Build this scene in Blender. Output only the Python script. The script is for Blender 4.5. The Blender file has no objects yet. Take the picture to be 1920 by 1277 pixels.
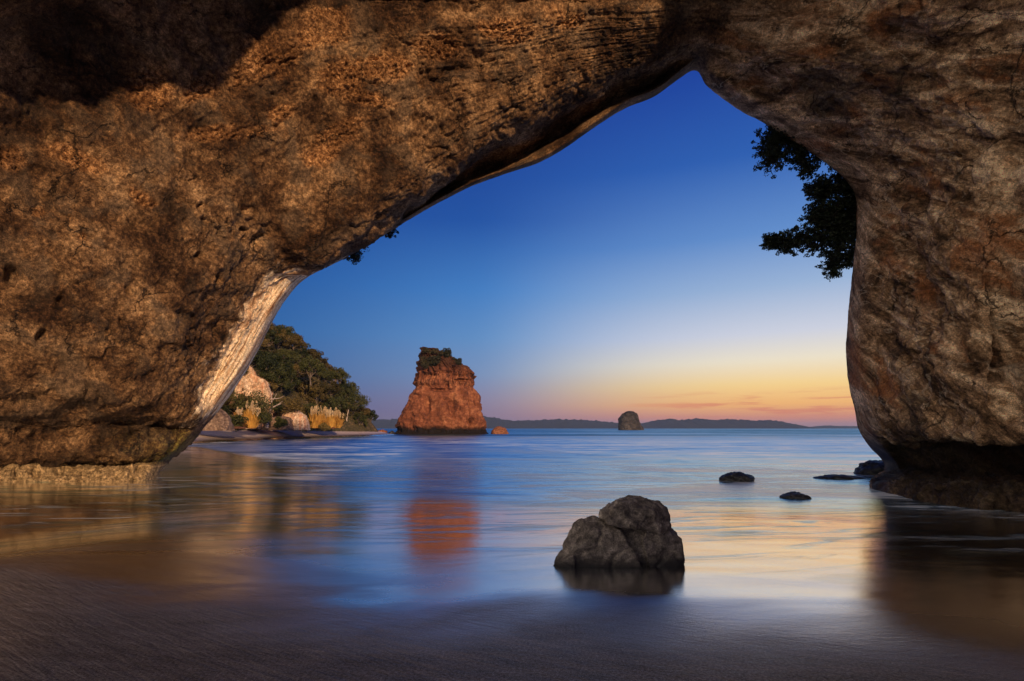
import bpy, bmesh, math, random
import numpy as np
from mathutils import Vector, Matrix

# ------------------------------------------------------------------ camera, light, exposure
H = 2.2            # camera height above the sea
F = 960.0          # focal length in photo pixels (1920 wide)
HZ = 803.0         # horizon row in the photo
scene = bpy.context.scene
col = scene.collection
cam_d = bpy.data.cameras.new('camera'); cam = bpy.data.objects.new('camera', cam_d); col.objects.link(cam)
cam_d.sensor_width = 36; cam_d.lens = 18.0; cam_d.clip_start = 0.05; cam_d.clip_end = 60000
cam.location = (0, 0, H); cam.rotation_euler = (math.radians(90), 0, 0)
cam_d.shift_y = (HZ - 638.5) / 1920.0
scene.camera = cam

SUN_EL, SUN_AZ = math.radians(17), math.radians(152)   # azimuth clockwise from +Y: behind the camera, to its right
sun_dir = Vector((math.cos(SUN_EL)*math.sin(SUN_AZ), math.cos(SUN_EL)*math.cos(SUN_AZ), math.sin(SUN_EL)))
sd_ = bpy.data.lights.new('sun', 'SUN'); sd_.energy = 4.0; sd_.angle = math.radians(1.6); sd_.color = (1.0, 0.66, 0.38)
sun = bpy.data.objects.new('sun', sd_); col.objects.link(sun)
sun.rotation_euler = sun_dir.to_track_quat('Z', 'Y').to_euler(); sun.location = sun_dir * 80

scene.view_settings.view_transform = 'Standard'; scene.view_settings.look = 'None'
scene.view_settings.exposure = 0; scene.view_settings.gamma = 1; scene.view_settings.use_curve_mapping = False
scene.render.engine = 'CYCLES'
scene.cycles.use_denoising = True
scene.cycles.max_bounces = 5; scene.cycles.diffuse_bounces = 3; scene.cycles.glossy_bounces = 3
scene.cycles.volume_bounces = 0
scene.cycles.sample_clamp_indirect = 4

def lin(r, g, b):
    f = lambda c: (c/255/12.92) if c/255 <= 0.04045 else ((c/255+0.055)/1.055)**2.4
    return (f(r), f(g), f(b), 1)

class NT:
    """small helper for node trees"""
    def __init__(s, tree): s.t = tree; s.n = tree.nodes; s.l = tree.links
    def new(s, typ, ins=None, **kw):
        nd = s.n.new(typ)
        for k, v in kw.items(): setattr(nd, k, v)
        for k, v in (ins or {}).items(): s.set(nd, k, v)
        return nd
    def set(s, nd, k, v):
        sock = nd.inputs[k]
        if isinstance(v, bpy.types.NodeSocket): s.l.new(v, sock)
        elif isinstance(v, bpy.types.Node): s.l.new(v.outputs[0], sock)
        else:
            if isinstance(v, (int, float)) and sock.type == 'RGBA': v = (v, v, v, 1)
            elif isinstance(v, tuple) and sock.type == 'RGBA' and len(v) == 3: v = (*v, 1)
            elif isinstance(v, (int, float)) and sock.type == 'VECTOR': v = (v, v, v)
            sock.default_value = v
    def math(s, op, a, b=0.0, clamp=False):
        return s.new('ShaderNodeMath', {0: a, 1: b}, operation=op, use_clamp=clamp).outputs[0]
    def mapr(s, v, a, b, c=0.0, d=1.0, smooth=True):
        nd = s.new('ShaderNodeMapRange', {'Value': v, 'From Min': a, 'From Max': b, 'To Min': c, 'To Max': d},
                   interpolation_type='SMOOTHSTEP' if smooth else 'LINEAR', clamp=True)
        return nd.outputs[0]
    def ramp(s, v, stops, interp='LINEAR'):
        nd = s.new('ShaderNodeValToRGB', {0: v}); cr = nd.color_ramp; cr.interpolation = interp
        while len(cr.elements) > 1: cr.elements.remove(cr.elements[-1])
        for i, (p, c) in enumerate(stops):
            e = cr.elements[0] if i == 0 else cr.elements.new(p)
            e.position = p; e.color = c if len(c) == 4 else (*c, 1)
        return nd.outputs[0]
    def mix(s, f, a, b, mode='MIX'):
        nd = s.n.new('ShaderNodeMix'); nd.data_type = 'RGBA'; nd.blend_type = mode
        s.set(nd, 0, f); s.set(nd, 6, a); s.set(nd, 7, b)
        return nd.outputs[2]
    def noise(s, vec, scale, detail=5, rough=0.55, dist=0.0):
        return s.new('ShaderNodeTexNoise', {'Vector': vec, 'Scale': scale, 'Detail': detail, 'Roughness': rough, 'Distortion': dist}).outputs[0]
    def mapping(s, vec, scale=(1,1,1), rot=(0,0,0), loc=(0,0,0)):
        return s.new('ShaderNodeMapping', {'Vector': vec, 'Scale': scale, 'Rotation': rot, 'Location': loc}).outputs[0]

# ------------------------------------------------------------------ world: dusk sky
world = bpy.data.worlds.new('World'); scene.world = world; world.use_nodes = True
wt = NT(world.node_tree); wt.n.clear()
tc = wt.new('ShaderNodeTexCoord'); nrm = wt.new('ShaderNodeVectorMath', {0: tc.outputs['Generated']}, operation='NORMALIZE')
sep = wt.new('ShaderNodeSeparateXYZ', {0: nrm.outputs[0]})
z = sep.outputs[2]
hor = wt.new('ShaderNodeVectorMath', {0: nrm.outputs[0], 1: (1, 1, 0)}, operation='MULTIPLY')
horn = wt.new('ShaderNodeVectorMath', {0: hor.outputs[0]}, operation='NORMALIZE')
gl_az = math.radians(40)
dotg = wt.new('ShaderNodeVectorMath', {0: horn.outputs[0], 1: (math.sin(gl_az), math.cos(gl_az), 0)}, operation='DOT_PRODUCT').outputs['Value']
el = wt.math('ARCSINE', z)
eln = wt.math('DIVIDE', el, math.pi/2, True)         # 0 horizon .. 1 zenith
D = 1/90
glow = wt.ramp(eln, [(0, lin(178,128,130)), (1.0*D, lin(224,142,114)), (2.4*D, lin(252,186,108)), (4.4*D, lin(254,216,142)), (6.8*D, lin(242,230,204)),
                     (9.5*D, lin(208,212,226)), (14*D, lin(154,180,216)), (19*D, lin(98,142,204)), (26*D, lin(46,96,178)), (34*D, lin(27,64,156)), (60*D, lin(14,36,104)), (1, lin(12,28,88))])
midr = wt.ramp(eln, [(0, lin(136,114,140)), (1.2*D, lin(150,124,146)), (3*D, lin(150,140,165)), (6*D, lin(132,156,194)), (10*D, lin(106,152,204)),
                     (15*D, lin(74,134,202)), (22*D, lin(38,88,168)), (32*D, lin(24,60,146)), (60*D, lin(14,36,102)), (1, lin(12,28,88))])
away = wt.ramp(eln, [(0, lin(62,70,112)), (2*D, lin(58,80,134)), (5*D, lin(46,92,150)), (10*D, lin(38,96,162)), (16*D, lin(28,84,158)), (25*D, lin(20,64,145)), (60*D, lin(18,38,105)), (1, lin(12,28,88))])
f1 = wt.mapr(dotg, math.cos(math.radians(45)), math.cos(math.radians(3)))
f2 = wt.mapr(dotg, math.cos(math.radians(72)), math.cos(math.radians(26)))
sky = wt.mix(f1, wt.mix(f2, away, midr), glow)
# thin dusk cloud streaks near the horizon, inside the glow
cm = wt.mapping(nrm.outputs[0], (3.0, 3.0, 46.0), (0.0, 0.06, 0.0))
cn = wt.noise(cm, 2.2, 6, 0.6, 0.4)
cmask = wt.math('MULTIPLY', wt.mapr(cn, 0.47, 0.60), wt.math('MULTIPLY', wt.mapr(z, 0.012, 0.03), wt.mapr(z, 0.075, 0.04)))
cmask = wt.math('MULTIPLY', cmask, wt.mapr(dotg, 0.86, 0.96))
sky = wt.mix(wt.math('MULTIPLY', cmask, 0.7), sky, lin(222,128,98))
# bright sky patch added behind the camera, left, to light the right wall
fill_dot = wt.new('ShaderNodeVectorMath', {0: nrm.outputs[0], 1: (-0.74, -0.60, 0.30)}, operation='DOT_PRODUCT').outputs['Value']
back = wt.mapr(fill_dot, 0.50, 1.02)
sky = wt.mix(back, sky, (1.35, 1.15, 0.92, 1))
below = wt.mapr(z, -0.02, -0.002)
sky = wt.mix(below, lin(40,60,100), sky)
bg = wt.new('ShaderNodeBackground', {0: sky, 1: 1.0}); wo = wt.new('ShaderNodeOutputWorld', {0: bg.outputs[0]})

# ------------------------------------------------------------------ helpers
def P(px, py, Y): return ((px-960)/F*Y, Y, H-(py-HZ)/F*Y)

def tag(o, label=None, cat=None, group=None, kind=None):
    if label: o['label'] = label
    if cat: o['category'] = cat
    if group: o['group'] = group
    if kind: o['kind'] = kind
    return o

def empty(name, loc, label, cat, group=None):
    o = bpy.data.objects.new(name, None); col.objects.link(o); o.location = loc; o.empty_display_size = .3
    return tag(o, label, cat, group)

def mesh_obj(name, verts, faces, mat, parent=None, smooth=True, attrs=None, loc=None):
    """verts (n,3) array, faces (m,k) array or list of lists"""
    me = bpy.data.meshes.new(name)
    if isinstance(faces, np.ndarray):
        verts = np.asarray(verts, dtype=np.float32)
        m, k = faces.shape
        me.vertices.add(len(verts)); me.vertices.foreach_set('co', verts.ravel())
        me.loops.add(m*k); me.loops.foreach_set('vertex_index', faces.ravel().astype(np.int32))
        me.polygons.add(m); me.polygons.foreach_set('loop_start', np.arange(0, m*k, k, dtype=np.int32))
        me.update(calc_edges=True); me.validate()
    else:
        me.from_pydata([tuple(v) for v in verts], [], faces)
    me.polygons.foreach_set('use_smooth', [smooth]*len(me.polygons))
    for an, arr in (attrs or {}).items():
        a = me.attributes.new(an, 'FLOAT', 'POINT'); a.data.foreach_set('value', np.asarray(arr, dtype=np.float32).ravel())
    if mat: me.materials.append(mat)
    o = bpy.data.objects.new(name, me); col.objects.link(o)
    if parent: o.parent = parent
    if loc is not None: o.location = loc
    return o

_rs = np.random.RandomState(7)
_perm = np.tile(_rs.permutation(256), 2)
_g = _rs.normal(size=(256, 3)); _g /= np.linalg.norm(_g, axis=1)[:, None]
def perlin(p):
    p = np.asarray(p, dtype=np.float64); i = np.floor(p).astype(int); f = p - i; i &= 255
    u = f*f*f*(f*(f*6-15)+10)
    def gr(dx, dy, dz):
        h = _perm[(_perm[(_perm[(i[:,0]+dx) & 255]+i[:,1]+dy) & 255]+i[:,2]+dz) & 255]
        return ((f - np.array([dx, dy, dz]))*_g[h]).sum(1)
    L = lambda a, b, t: a+(b-a)*t
    x00 = L(gr(0,0,0), gr(1,0,0), u[:,0]); x10 = L(gr(0,1,0), gr(1,1,0), u[:,0])
    x01 = L(gr(0,0,1), gr(1,0,1), u[:,0]); x11 = L(gr(0,1,1), gr(1,1,1), u[:,0])
    return L(L(x00, x10, u[:,1]), L(x01, x11, u[:,1]), u[:,2])*1.5
def fbm(p, o=4, g=0.5, ridged=False):
    p = np.asarray(p, dtype=np.float64); s = 0; a = 1; t = 0
    for k in range(o):
        n = perlin(p*(2.03**k)+k*17.3)
        if ridged: n = 1-2*np.abs(n)
        s = s+a*n; t += a; a *= g
    return s/t
def sstep(a, b, x): t = np.clip((x-a)/(b-a), 0, 1); return t*t*(3-2*t)

def grid_faces(nu, nv, closed_v=False, flip=False):
    vv = nv if closed_v else nv-1
    i, j = np.meshgrid(np.arange(nu-1), np.arange(vv), indexing='ij')
    a = i*nv+j; b = (i+1)*nv+j; c = (i+1)*nv+(j+1) % nv; d = i*nv+(j+1) % nv
    f = np.stack([a, b, c, d], -1).reshape(-1, 4)
    return f[:, ::-1] if flip else f

def grid_normals(V):      # V (nu,nv,3), closed in v
    du = np.gradient(V, axis=0); dv = np.roll(V, -1, 1)-np.roll(V, 1, 1)
    n = np.cross(du, dv); return n/(np.linalg.norm(n, axis=-1, keepdims=True)+1e-9)

# ------------------------------------------------------------------ materials
def principled(name):
    m = bpy.data.materials.new(name); m.use_nodes = True
    t = NT(m.node_tree); bs = t.n['Principled BSDF']
    return m, t, bs

def rock_mat(name, dark, mid, light, scale=1.0, bump=0.6, rough=0.85, attrs=False, streak=None, tint=None, bdist=0.05, spk=1.0):
    m, t, bs = principled(name)
    geo = t.new('ShaderNodeTexCoord').outputs['Object']
    n1 = t.noise(geo, 0.9*scale, 8, 0.62, 0.5); n2 = t.noise(geo, 5*scale, 8, 0.7); n3 = t.noise(geo, 26*scale, 5, 0.7)
    s = t.math('ADD', t.math('MULTIPLY', n1, 0.55), t.math('MULTIPLY', n2, 0.45))
    c = t.ramp(s, [(0.34, dark), (0.5, mid), (0.66, light)])
    if tint:
        c = t.mix(t.mapr(t.noise(geo, 0.5*scale, 4, 0.5), 0.45, 0.62), c, tint, 'MIX')
    if streak:
        sm = t.mapping(geo, streak[0], streak[1]); sn = t.noise(sm, 1.0, 6, 0.6, 0.3)
        sf = t.mapr(sn, 0.45, 0.62, 0, streak[3])
        if len(streak) > 4:      # streaks only on the fluted upper wall
            wz = t.new('ShaderNodeSeparateXYZ', {0: t.new('ShaderNodeNewGeometry').outputs['Position']}).outputs[2]
            wzn = t.math('ADD', wz, t.math('MULTIPLY', n1, 6.0)); sf = t.math('MULTIPLY', sf, t.mapr(wzn, streak[4]-1+3, streak[4]+4, 0.22, 1.0))
            c = t.mix(t.math('MULTIPLY', t.mapr(wzn, streak[4]+8.5, streak[4]+13), 0.75), c, (.05,.028,.018,1))
        c = t.mix(sf, c, streak[2])
    c = t.mix(spk, c, t.ramp(n3, [(0.34, (.45,.45,.45)), (0.62, (1.4,1.4,1.4))]), 'MULTIPLY')
    c = t.mix(spk, c, t.ramp(n2, [(0.36, (.6,.6,.6)), (0.62, (1.35,1.35,1.35))]), 'MULTIPLY')
    t.set(bs, 'Base Color', c); t.set(bs, 'Roughness', rough); t.set(bs, 'Specular IOR Level', 0.25)
    h = t.math('ADD', t.math('MULTIPLY', n2, 0.7), t.math('MULTIPLY', n3, 0.3))
    b = t.new('ShaderNodeBump', {'Strength': bump, 'Distance': bdist/scale if scale > 1 else bdist, 'Height': h})
    t.set(bs, 'Normal', b.outputs[0])
    return m

def arch_mat():
    m, t, bs = principled('cave_rock')
    tcn = t.new('ShaderNodeTexCoord').outputs['Object']
    at = lambda n: t.new('ShaderNodeAttribute', attribute_name=n).outputs['Fac']
    pale, honey, side, wet, moss, cu, cv = at('pale'), at('honey'), at('side'), at('wet'), at('moss'), at('cu'), at('cv')
    uv = t.new('ShaderNodeCombineXYZ', {0: cu, 1: cv, 2: 0.0}).outputs[0]
    # left wall: granular brown rock
    n0 = t.noise(tcn, 0.45, 6, 0.6, 0.3); n1 = t.noise(tcn, 1.6, 9, 0.68, 0.2); n2 = t.noise(tcn, 8, 8, 0.75); n3 = t.noise(tcn, 34, 4, 0.75)
    s = t.math('ADD', t.math('MULTIPLY', n0, 0.35), t.math('ADD', t.math('MULTIPLY', n1, 0.35), t.math('MULTIPLY', n2, 0.3)))
    cl = t.ramp(s, [(0.39, (.035,.018,.009)), (0.45, (.105,.055,.027)), (0.50, (.205,.118,.058)), (0.55, (.33,.205,.105)), (0.61, (.52,.35,.19))])
    gry = t.mapr(t.noise(tcn, 0.8, 5, 0.6, 0.6), 0.50, 0.60)
    cl = t.mix(t.math('MULTIPLY', gry, 0.65), cl, (.135,.10,.07,1))
    hc = t.ramp(n2, [(0.38, (.20,.085,.035)), (0.5, (.42,.21,.085)), (0.62, (.66,.40,.19))])
    cl = t.mix(honey, cl, hc)
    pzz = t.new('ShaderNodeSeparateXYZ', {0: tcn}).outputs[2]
    low_shade = t.mapr(t.math('ADD', pzz, t.math('MULTIPLY', n0, 6.0)), 10.5, 5.0, 0, .55)  # wall painted darker towards the ground for the dimmer light there
    cl = t.mix(low_shade, cl, t.mix(1.0, cl, (.42,.38,.34,1), 'MULTIPLY'))
    cl = t.mix(1.0, cl, t.ramp(n0, [(0.40, (.46,.41,.37)), (0.57, (1.0,.98,.96))]), 'MULTIPLY')
    # right wall: greyer, veined rock
    v1 = t.mapping(t.mapping(tcn, (1, 1, 1), (math.radians(-38), 0, 0.15)), (0.6, 0.42, 1.15))
    rn = t.noise(t.mapping(t.mapping(tcn, (1, 1, 1), (math.radians(-38), 0, 0.15)), (0.6, 0.27, 1.45)), 1.2, 13, 0.74, 0.55); rn2 = t.noise(v1, 0.55, 6, 0.55, 0.7)
    cr = t.ramp(rn, [(0.39, (.045,.028,.017)), (0.46, (.20,.13,.082)), (0.53, (.44,.32,.22)), (0.61, (.90,.75,.58))])
    vein = t.math('ABSOLUTE', t.math('SUBTRACT', rn2, 0.5))
    cr = t.mix(t.mapr(vein, 0.012, 0.0, 0, .5), cr, (.60,.54,.46,1))
    org = t.mapr(t.noise(v1, 0.55, 5, 0.6, 0.4), 0.52, 0.66)
    cr = t.mix(t.math('MULTIPLY', org, 0.75), cr, (.36,.15,.06,1))
    drk = t.mapr(t.noise(t.mapping(v1, (1,1,1), (0,0,0), (7,3,1)), 0.45, 7, 0.6, 0.5), 0.53, 0.66)
    cr = t.mix(t.math('MULTIPLY', drk, 0.7), cr, (.06,.048,.042,1))
    cr = t.mix(1.0, cr, (1.10, .98, .84, 1), 'MULTIPLY')
    c = t.mix(side, cl, cr)
    wp = t.new('ShaderNodeVectorMath', {0: tcn, 1: t.new('ShaderNodeVectorMath', {0: t.new('ShaderNodeTexNoise', {'Vector': tcn, 'Scale': 0.8, 'Detail': 5, 'Roughness': .6}).outputs[1], 1: (1.6, 1.6, 1.6)}, operation='MULTIPLY').outputs[0]}, operation='ADD').outputs[0]
    ck = t.new('ShaderNodeTexVoronoi', {'Vector': t.mapping(t.mapping(wp, (1, 1, 1), (math.radians(-38), 0, 0.15)), (0.5, 0.28, 0.8)), 'Scale': 0.9}, feature='DISTANCE_TO_EDGE').outputs['Distance']
    ckm = t.math('MULTIPLY', t.mapr(ck, 0.016, 0.002), t.mapr(t.noise(tcn, 0.5, 3), 0.46, 0.56))
    c = t.mix(t.math('MULTIPLY', ckm, .8), c, (.02,.014,.010,1))
    # pale sand-polished rim with dark pockets along its strata
    st = t.noise(t.mapping(uv, (0.9, 5.0, 1)), 1.0, 8, 0.65, 0.4)
    cp = t.ramp(st, [(0.36, (.20,.09,.045)), (0.44, (.52,.34,.20)), (0.52, (.76,.60,.41)), (0.64, (.90,.79,.60))])
    pmask = t.mapr(t.math('ADD', pale, t.math('MULTIPLY', t.math('SUBTRACT', t.math('ADD', t.math('MULTIPLY', n1, .6), t.math('MULTIPLY', st, .4)), 0.5), 1.9)), 0.28, 0.72)
    c = t.mix(pmask, c, cp)
    c = t.mix(t.mapr(t.math('ADD', at('band'), t.math('MULTIPLY', t.math('SUBTRACT', n1, 0.5), 1.2)), 0.3, 0.7), c, t.ramp(n2, [(0.35, (.20,.13,.06)), (0.65, (.50,.37,.20))]))
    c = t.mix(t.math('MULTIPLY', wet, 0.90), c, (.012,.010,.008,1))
    mm = t.math('MULTIPLY', moss, t.mapr(n2, 0.42, 0.6))
    c = t.mix(mm, c, (.16,.17,.03,1))
    c = t.mix(1.0, c, t.ramp(n2, [(0.36, (.50,.50,.50)), (0.5, (1,1,1)), (0.62, (1.55,1.5,1.45))]), 'MULTIPLY')
    c = t.mix(1.0, c, t.ramp(n3, [(0.32, (.30,.30,.30)), (0.5, (.92,.92,.92)), (0.66, (1.75,1.65,1.55))]), 'MULTIPLY')
    t.set(bs, 'Base Color', c); t.set(bs, 'Specular IOR Level', 0.22)
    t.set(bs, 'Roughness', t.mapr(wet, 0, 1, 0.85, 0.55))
    vor = t.new('ShaderNodeTexVoronoi', {'Vector': t.mapping(tcn, (1,1,1)), 'Scale': 9.0}, feature='SMOOTH_F1').outputs['Distance']
    hh = t.math('ADD', t.math('MULTIPLY', n2, 0.8), t.math('MULTIPLY', n3, 0.28))
    hh = t.math('ADD', hh, t.math('MULTIPLY', t.math('MULTIPLY', vor, honey), 0.9))
    hh = t.math('ADD', hh, t.math('MULTIPLY', t.math('MULTIPLY', rn, side), 1.6))
    hh = t.math('SUBTRACT', hh, t.math('MULTIPLY', ckm, 0.7))
    b = t.new('ShaderNodeBump', {'Strength': t.mapr(pmask, 0, 1, 0.95, 0.4), 'Distance': 0.17, 'Height': hh})
    t.set(bs, 'Normal', b.outputs[0])
    return m

def shore_mat(name):
    """one material for the beach and the sea: moist sand, a wet film, milky long-exposure wash, open sea"""
    m, t, bs = principled(name)
    t.n.remove(bs)
    geo = t.new('ShaderNodeNewGeometry'); pos = geo.outputs['Position']
    sp = t.new('ShaderNodeSeparateXYZ', {0: pos}); x, y, zz = sp.outputs[0], sp.outputs[1], sp.outputs[2]
    flat = t.new('ShaderNodeCombineXYZ', {0: x, 1: y, 2: 0.0}).outputs[0]
    big = t.noise(t.mapping(flat, (0.22, 0.5, 1), (0, 0, 0.25)), 1.0, 5, 0.55, 0.6)
    # swash height with noise: how wet, how milky
    zn = t.math('ADD', zz, t.math('MULTIPLY', t.math('SUBTRACT', big, 0.5), 0.35))
    zn = t.math('SUBTRACT', zn, t.math('MULTIPLY', x, 0.014))
    near = t.mapr(y, 30, 45)
    wetm = t.mapr(zn, 0.89, 0.70)
    wetfar = t.mapr(zz, 0.34, 0.24)
    wet = t.mix(near, wetm, wetfar)
    milk_near = t.mapr(t.math('ADD', zz, t.math('MULTIPLY', t.math('SUBTRACT', big, 0.5), 0.35)), 0.20, -0.02)
    milk_far = t.mapr(zz, 0.08, 0.02)
    vn = t.noise(t.mapping(t.mapping(flat, (1, 1, 1), (0, 0, -0.30)), (0.32, 1.25, 1)), 1.0, 7, 0.62, 1.4)
    veil = t.math('MULTIPLY', t.mapr(vn, 0.46, 0.60, 0, 0.75), t.mapr(zz, 0.82, 0.40))
    milk = t.mix(near, t.math('MAXIMUM', milk_near, veil), milk_far)
    # moist sand
    g1 = t.noise(flat, 55, 4, 0.9); g2 = t.noise(t.mapping(flat, (1.3, 5.0, 1), (0, 0, 0.35)), 1.6, 7, 0.6, 0.3)
    sand = t.ramp(g2, [(0.35, (.090,.070,.058)), (0.65, (.155,.122,.102))])
    sand = t.mix(1.0, sand, t.ramp(g1, [(0.30, (.45,.45,.45)), (0.5, (.95,.95,.95)), (0.68, (1.9,1.85,1.8))]), 'MULTIPLY')
    sand = t.mix(1.0, sand, t.ramp(t.noise(t.mapping(t.mapping(flat, (1, 1, 1), (0, 0, 0.55)), (2.0, 18, 1)), 1.0, 6, 0.65, 0.6), [(0.35, (.72,.72,.72)), (0.62, (1.3,1.3,1.3))]), 'MULTIPLY')
    sand = t.mix(t.math('MULTIPLY', near, t.mapr(zz, .2, 1.0)), sand, (.66,.54,.50,1))
    # milky wash, blurred by the swell: streaked foam colour
    w1 = t.noise(t.mapping(flat, (0.065, 0.19, 1), (0, 0, -0.2)), 1.0, 7, 0.6, 1.2)
    w2 = t.noise(t.mapping(flat, (0.28, 0.85, 1), (0, 0, 0.3)), 1.0, 6, 0.6, 1.6)
    w3 = t.noise(t.mapping(flat, (0.006, 0.035, 1), (0, 0, 0)), 1.0, 5, 0.55, 0.5)
    ws = t.math('ADD', t.math('MULTIPLY', w1, 0.55), t.math('MULTIPLY', w2, 0.45))
    foam = t.ramp(ws, [(0.38, (.006,.03,.09)), (0.45, (.05,.16,.28)), (0.51, (.38,.54,.68)), (0.57, (.88,.93,.95))])
    open_ = t.ramp(w3, [(0.38, (.004,.035,.07)), (0.5, (.01,.07,.12)), (0.62, (.04,.15,.22))])
    farm = t.mapr(y, 70, 190)
    foam = t.mix(farm, foam, open_)
    base = t.mix(milk, sand, foam)
    base = t.mix(t.math('MULTIPLY', wet, t.math('SUBTRACT', 1.0, milk)), base, (.035,.028,.026,1))
    rip = t.noise(t.mapping(flat, (2.2, 9.0, 1), (0, 0, 0.12)), 2.2, 6, 0.65, 0.6)
    ripf = t.noise(flat, 60, 3, 0.7)
    hgt = t.math('ADD', t.math('MULTIPLY', rip, 0.7), t.math('MULTIPLY', ripf, 0.3))
    strand = t.noise(t.mapping(t.mapping(flat, (1, 1, 1), (0, 0, 0.55)), (2.5, 26, 1)), 1.0, 5, 0.6, 0.5)
    hgt = t.math('ADD', hgt, t.math('MULTIPLY', strand, t.mapr(wet, 0, 1, 1.1, 0.25)))
    hgt = t.math('ADD', hgt, t.math('MULTIPLY', t.noise(flat, 75, 3, 0.8), t.mapr(wet, 0, 1, 0.35, 0.0)))
    bstr = t.math('MULTIPLY', t.mapr(milk, 0, 1, 1.0, 0.0), t.mapr(wet, 0, 1, 1.0, 0.055))
    bmp = t.new('ShaderNodeBump', {'Strength': bstr, 'Distance': 0.028, 'Height': hgt}).outputs[0]
    swell = t.new('ShaderNodeBump', {'Strength': t.math('MULTIPLY', milk, t.mapr(y, 300, 60, 0.15, 0.35)), 'Distance': 0.25, 'Height': ws, 'Normal': bmp}).outputs[0]
    dif = t.new('ShaderNodeBsdfDiffuse', {'Color': base, 'Normal': swell})
    rghn = t.mix(wet, t.mapr(g2, .3, .7, .48, .6), t.math('ADD', t.mapr(big, 0.35, 0.65, 0.08, 0.17), t.mapr(zn, 0.52, 0.80, 0, 0.16)))
    rgh = t.mix(milk, rghn, t.mapr(y, 14, 60, 0.24, 0.40))
    glo = t.new('ShaderNodeBsdfAnisotropic', distribution='BECKMANN', ins={'Color': t.mix(milk, (1, 1, 1, 1), t.mix(farm, t.ramp(ws, [(0.37, (.28,.50,.72)), (0.45, (.52,.78,.95)), (0.52, (.85,.97,1.0)), (0.60, (1,1,1))]), t.ramp(w3, [(0.38, (.10,.28,.40)), (0.5, (.28,.52,.66)), (0.62, (.70,.86,.95))]))), 'Roughness': rgh, 'Normal': swell})
    fr = t.new('ShaderNodeFresnel', {'IOR': 1.45, 'Normal': swell}).outputs[0]
    amt_wet = t.math('ADD', t.math('MULTIPLY', fr, 0.7), 0.64, True)
    amt_dry = t.math('MULTIPLY', t.math('MULTIPLY', fr, t.mapr(g1, .32, .68, .2, 1.9)), 0.36, True)
    amt = t.mix(wet, amt_dry, amt_wet)
    amt = t.mix(milk, amt, t.math('ADD', t.math('MULTIPLY', fr, 0.30), t.mapr(ws, .44, .56, .80, .24), True))
    mx = t.new('ShaderNodeMixShader', {0: amt, 1: dif.outputs[0], 2: glo.outputs[0]})
    t.set(t.n['Material Output'], 'Surface', mx.outputs[0])
    return m

def leaf_mat(name, c1, c2, rough=0.6):
    m, t, bs = principled(name)
    tcn = t.new('ShaderNodeTexCoord').outputs['Object']
    n = t.noise(tcn, 1.2, 5, 0.7)
    rnd = t.new('ShaderNodeObjectInfo').outputs['Random']
    v = t.math('ADD', n, t.math('MULTIPLY', t.math('SUBTRACT', rnd, 0.5), 0.3))
    t.set(bs, 'Base Color', t.ramp(v, [(0.35, c1), (0.65, c2)])); t.set(bs, 'Roughness', rough); t.set(bs, 'Specular IOR Level', 0.2)
    return m

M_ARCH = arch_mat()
M_SHORE = shore_mat('wet_sand_and_sea')
M_STACK = rock_mat('red_stack_rock', (.045,.015,.009), (.22,.070,.032), (.46,.19,.090), 0.16, 1.0, streak=((0.9,0.9,0.10),(0,0,0),(.07,.025,.016,1),.9, 17.0), bdist=0.8, spk=.30)
def add_wetband(m, z0, z1, colr=(.012,.008,.007,1)):
    t = NT(m.node_tree); bs = t.n['Principled BSDF']; old = bs.inputs['Base Color'].links[0].from_socket
    pz = t.new('ShaderNodeSeparateXYZ', {0: t.new('ShaderNodeNewGeometry').outputs['Position']}).outputs[2]
    nz_ = t.math('ADD', pz, t.math('MULTIPLY', t.math('SUBTRACT', t.noise(t.new('ShaderNodeTexCoord').outputs['Object'], .3, 4), .5), (z1-z0)*1.5))
    t.set(bs, 'Base Color', t.mix(t.mapr(nz_, z0, z1), colr, old))
add_wetband(M_STACK, 1.6, 3.4)
M_FORE = rock_mat('boulder_rock', (.035,.028,.024), (.11,.09,.075), (.27,.23,.195), 2.6, 0.9, 0.7, streak=((1.2,1.2,6),(0.5,0.6,0),(.20,.17,.15,1),.4))
add_wetband(M_FORE, 0.64, 0.80, (.014,.012,.012,1))
M_WET = rock_mat('wet_black_rock', (.012,.012,.014), (.028,.027,.03), (.06,.055,.055), 1.5, 0.8, 0.42)
M_PALE = rock_mat('pale_cliff_rock', (.38,.24,.15), (.62,.44,.29), (.82,.68,.50), 0.35, 0.7, streak=((1.2,1.2,0.12),(0,0,0),(.55,.25,.13,1),.8), bdist=.4)
M_BOULD = rock_mat('beach_boulder_rock', (.08,.05,.035), (.20,.13,.09), (.36,.26,.18), 0.6, 0.8, bdist=.3)
M_REDB = rock_mat('reddish_rock', (.09,.035,.02), (.24,.09,.045), (.36,.15,.08), 0.5, 0.8, bdist=.3)
M_ISLET = rock_mat('islet_rock', (.02,.018,.018), (.05,.042,.04), (.09,.075,.07), 0.05, 0.8, bdist=3)
M_HILLG = rock_mat('hill_soil', (.03,.03,.012), (.07,.06,.025), (.22,.14,.08), 0.4, 0.6, bdist=.3)
M_LEAF = leaf_mat('hill_foliage', (.012,.020,.005), (.075,.078,.022))
M_LEAFO = leaf_mat('olive_foliage', (.030,.027,.008), (.15,.105,.032))
M_LEAFD = leaf_mat('dark_foliage', (.008,.012,.006), (.022,.03,.014), 0.5)
M_SHRUB = leaf_mat('stack_shrub_foliage', (.02,.022,.010), (.07,.055,.025))
M_BARK = rock_mat('bark', (.06,.045,.035), (.16,.12,.09), (.28,.22,.18), 3, 0.5)
M_PBARK = rock_mat('pale_bark', (.30,.24,.20), (.48,.38,.32), (.60,.50,.42), 3, 0.5)
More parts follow.
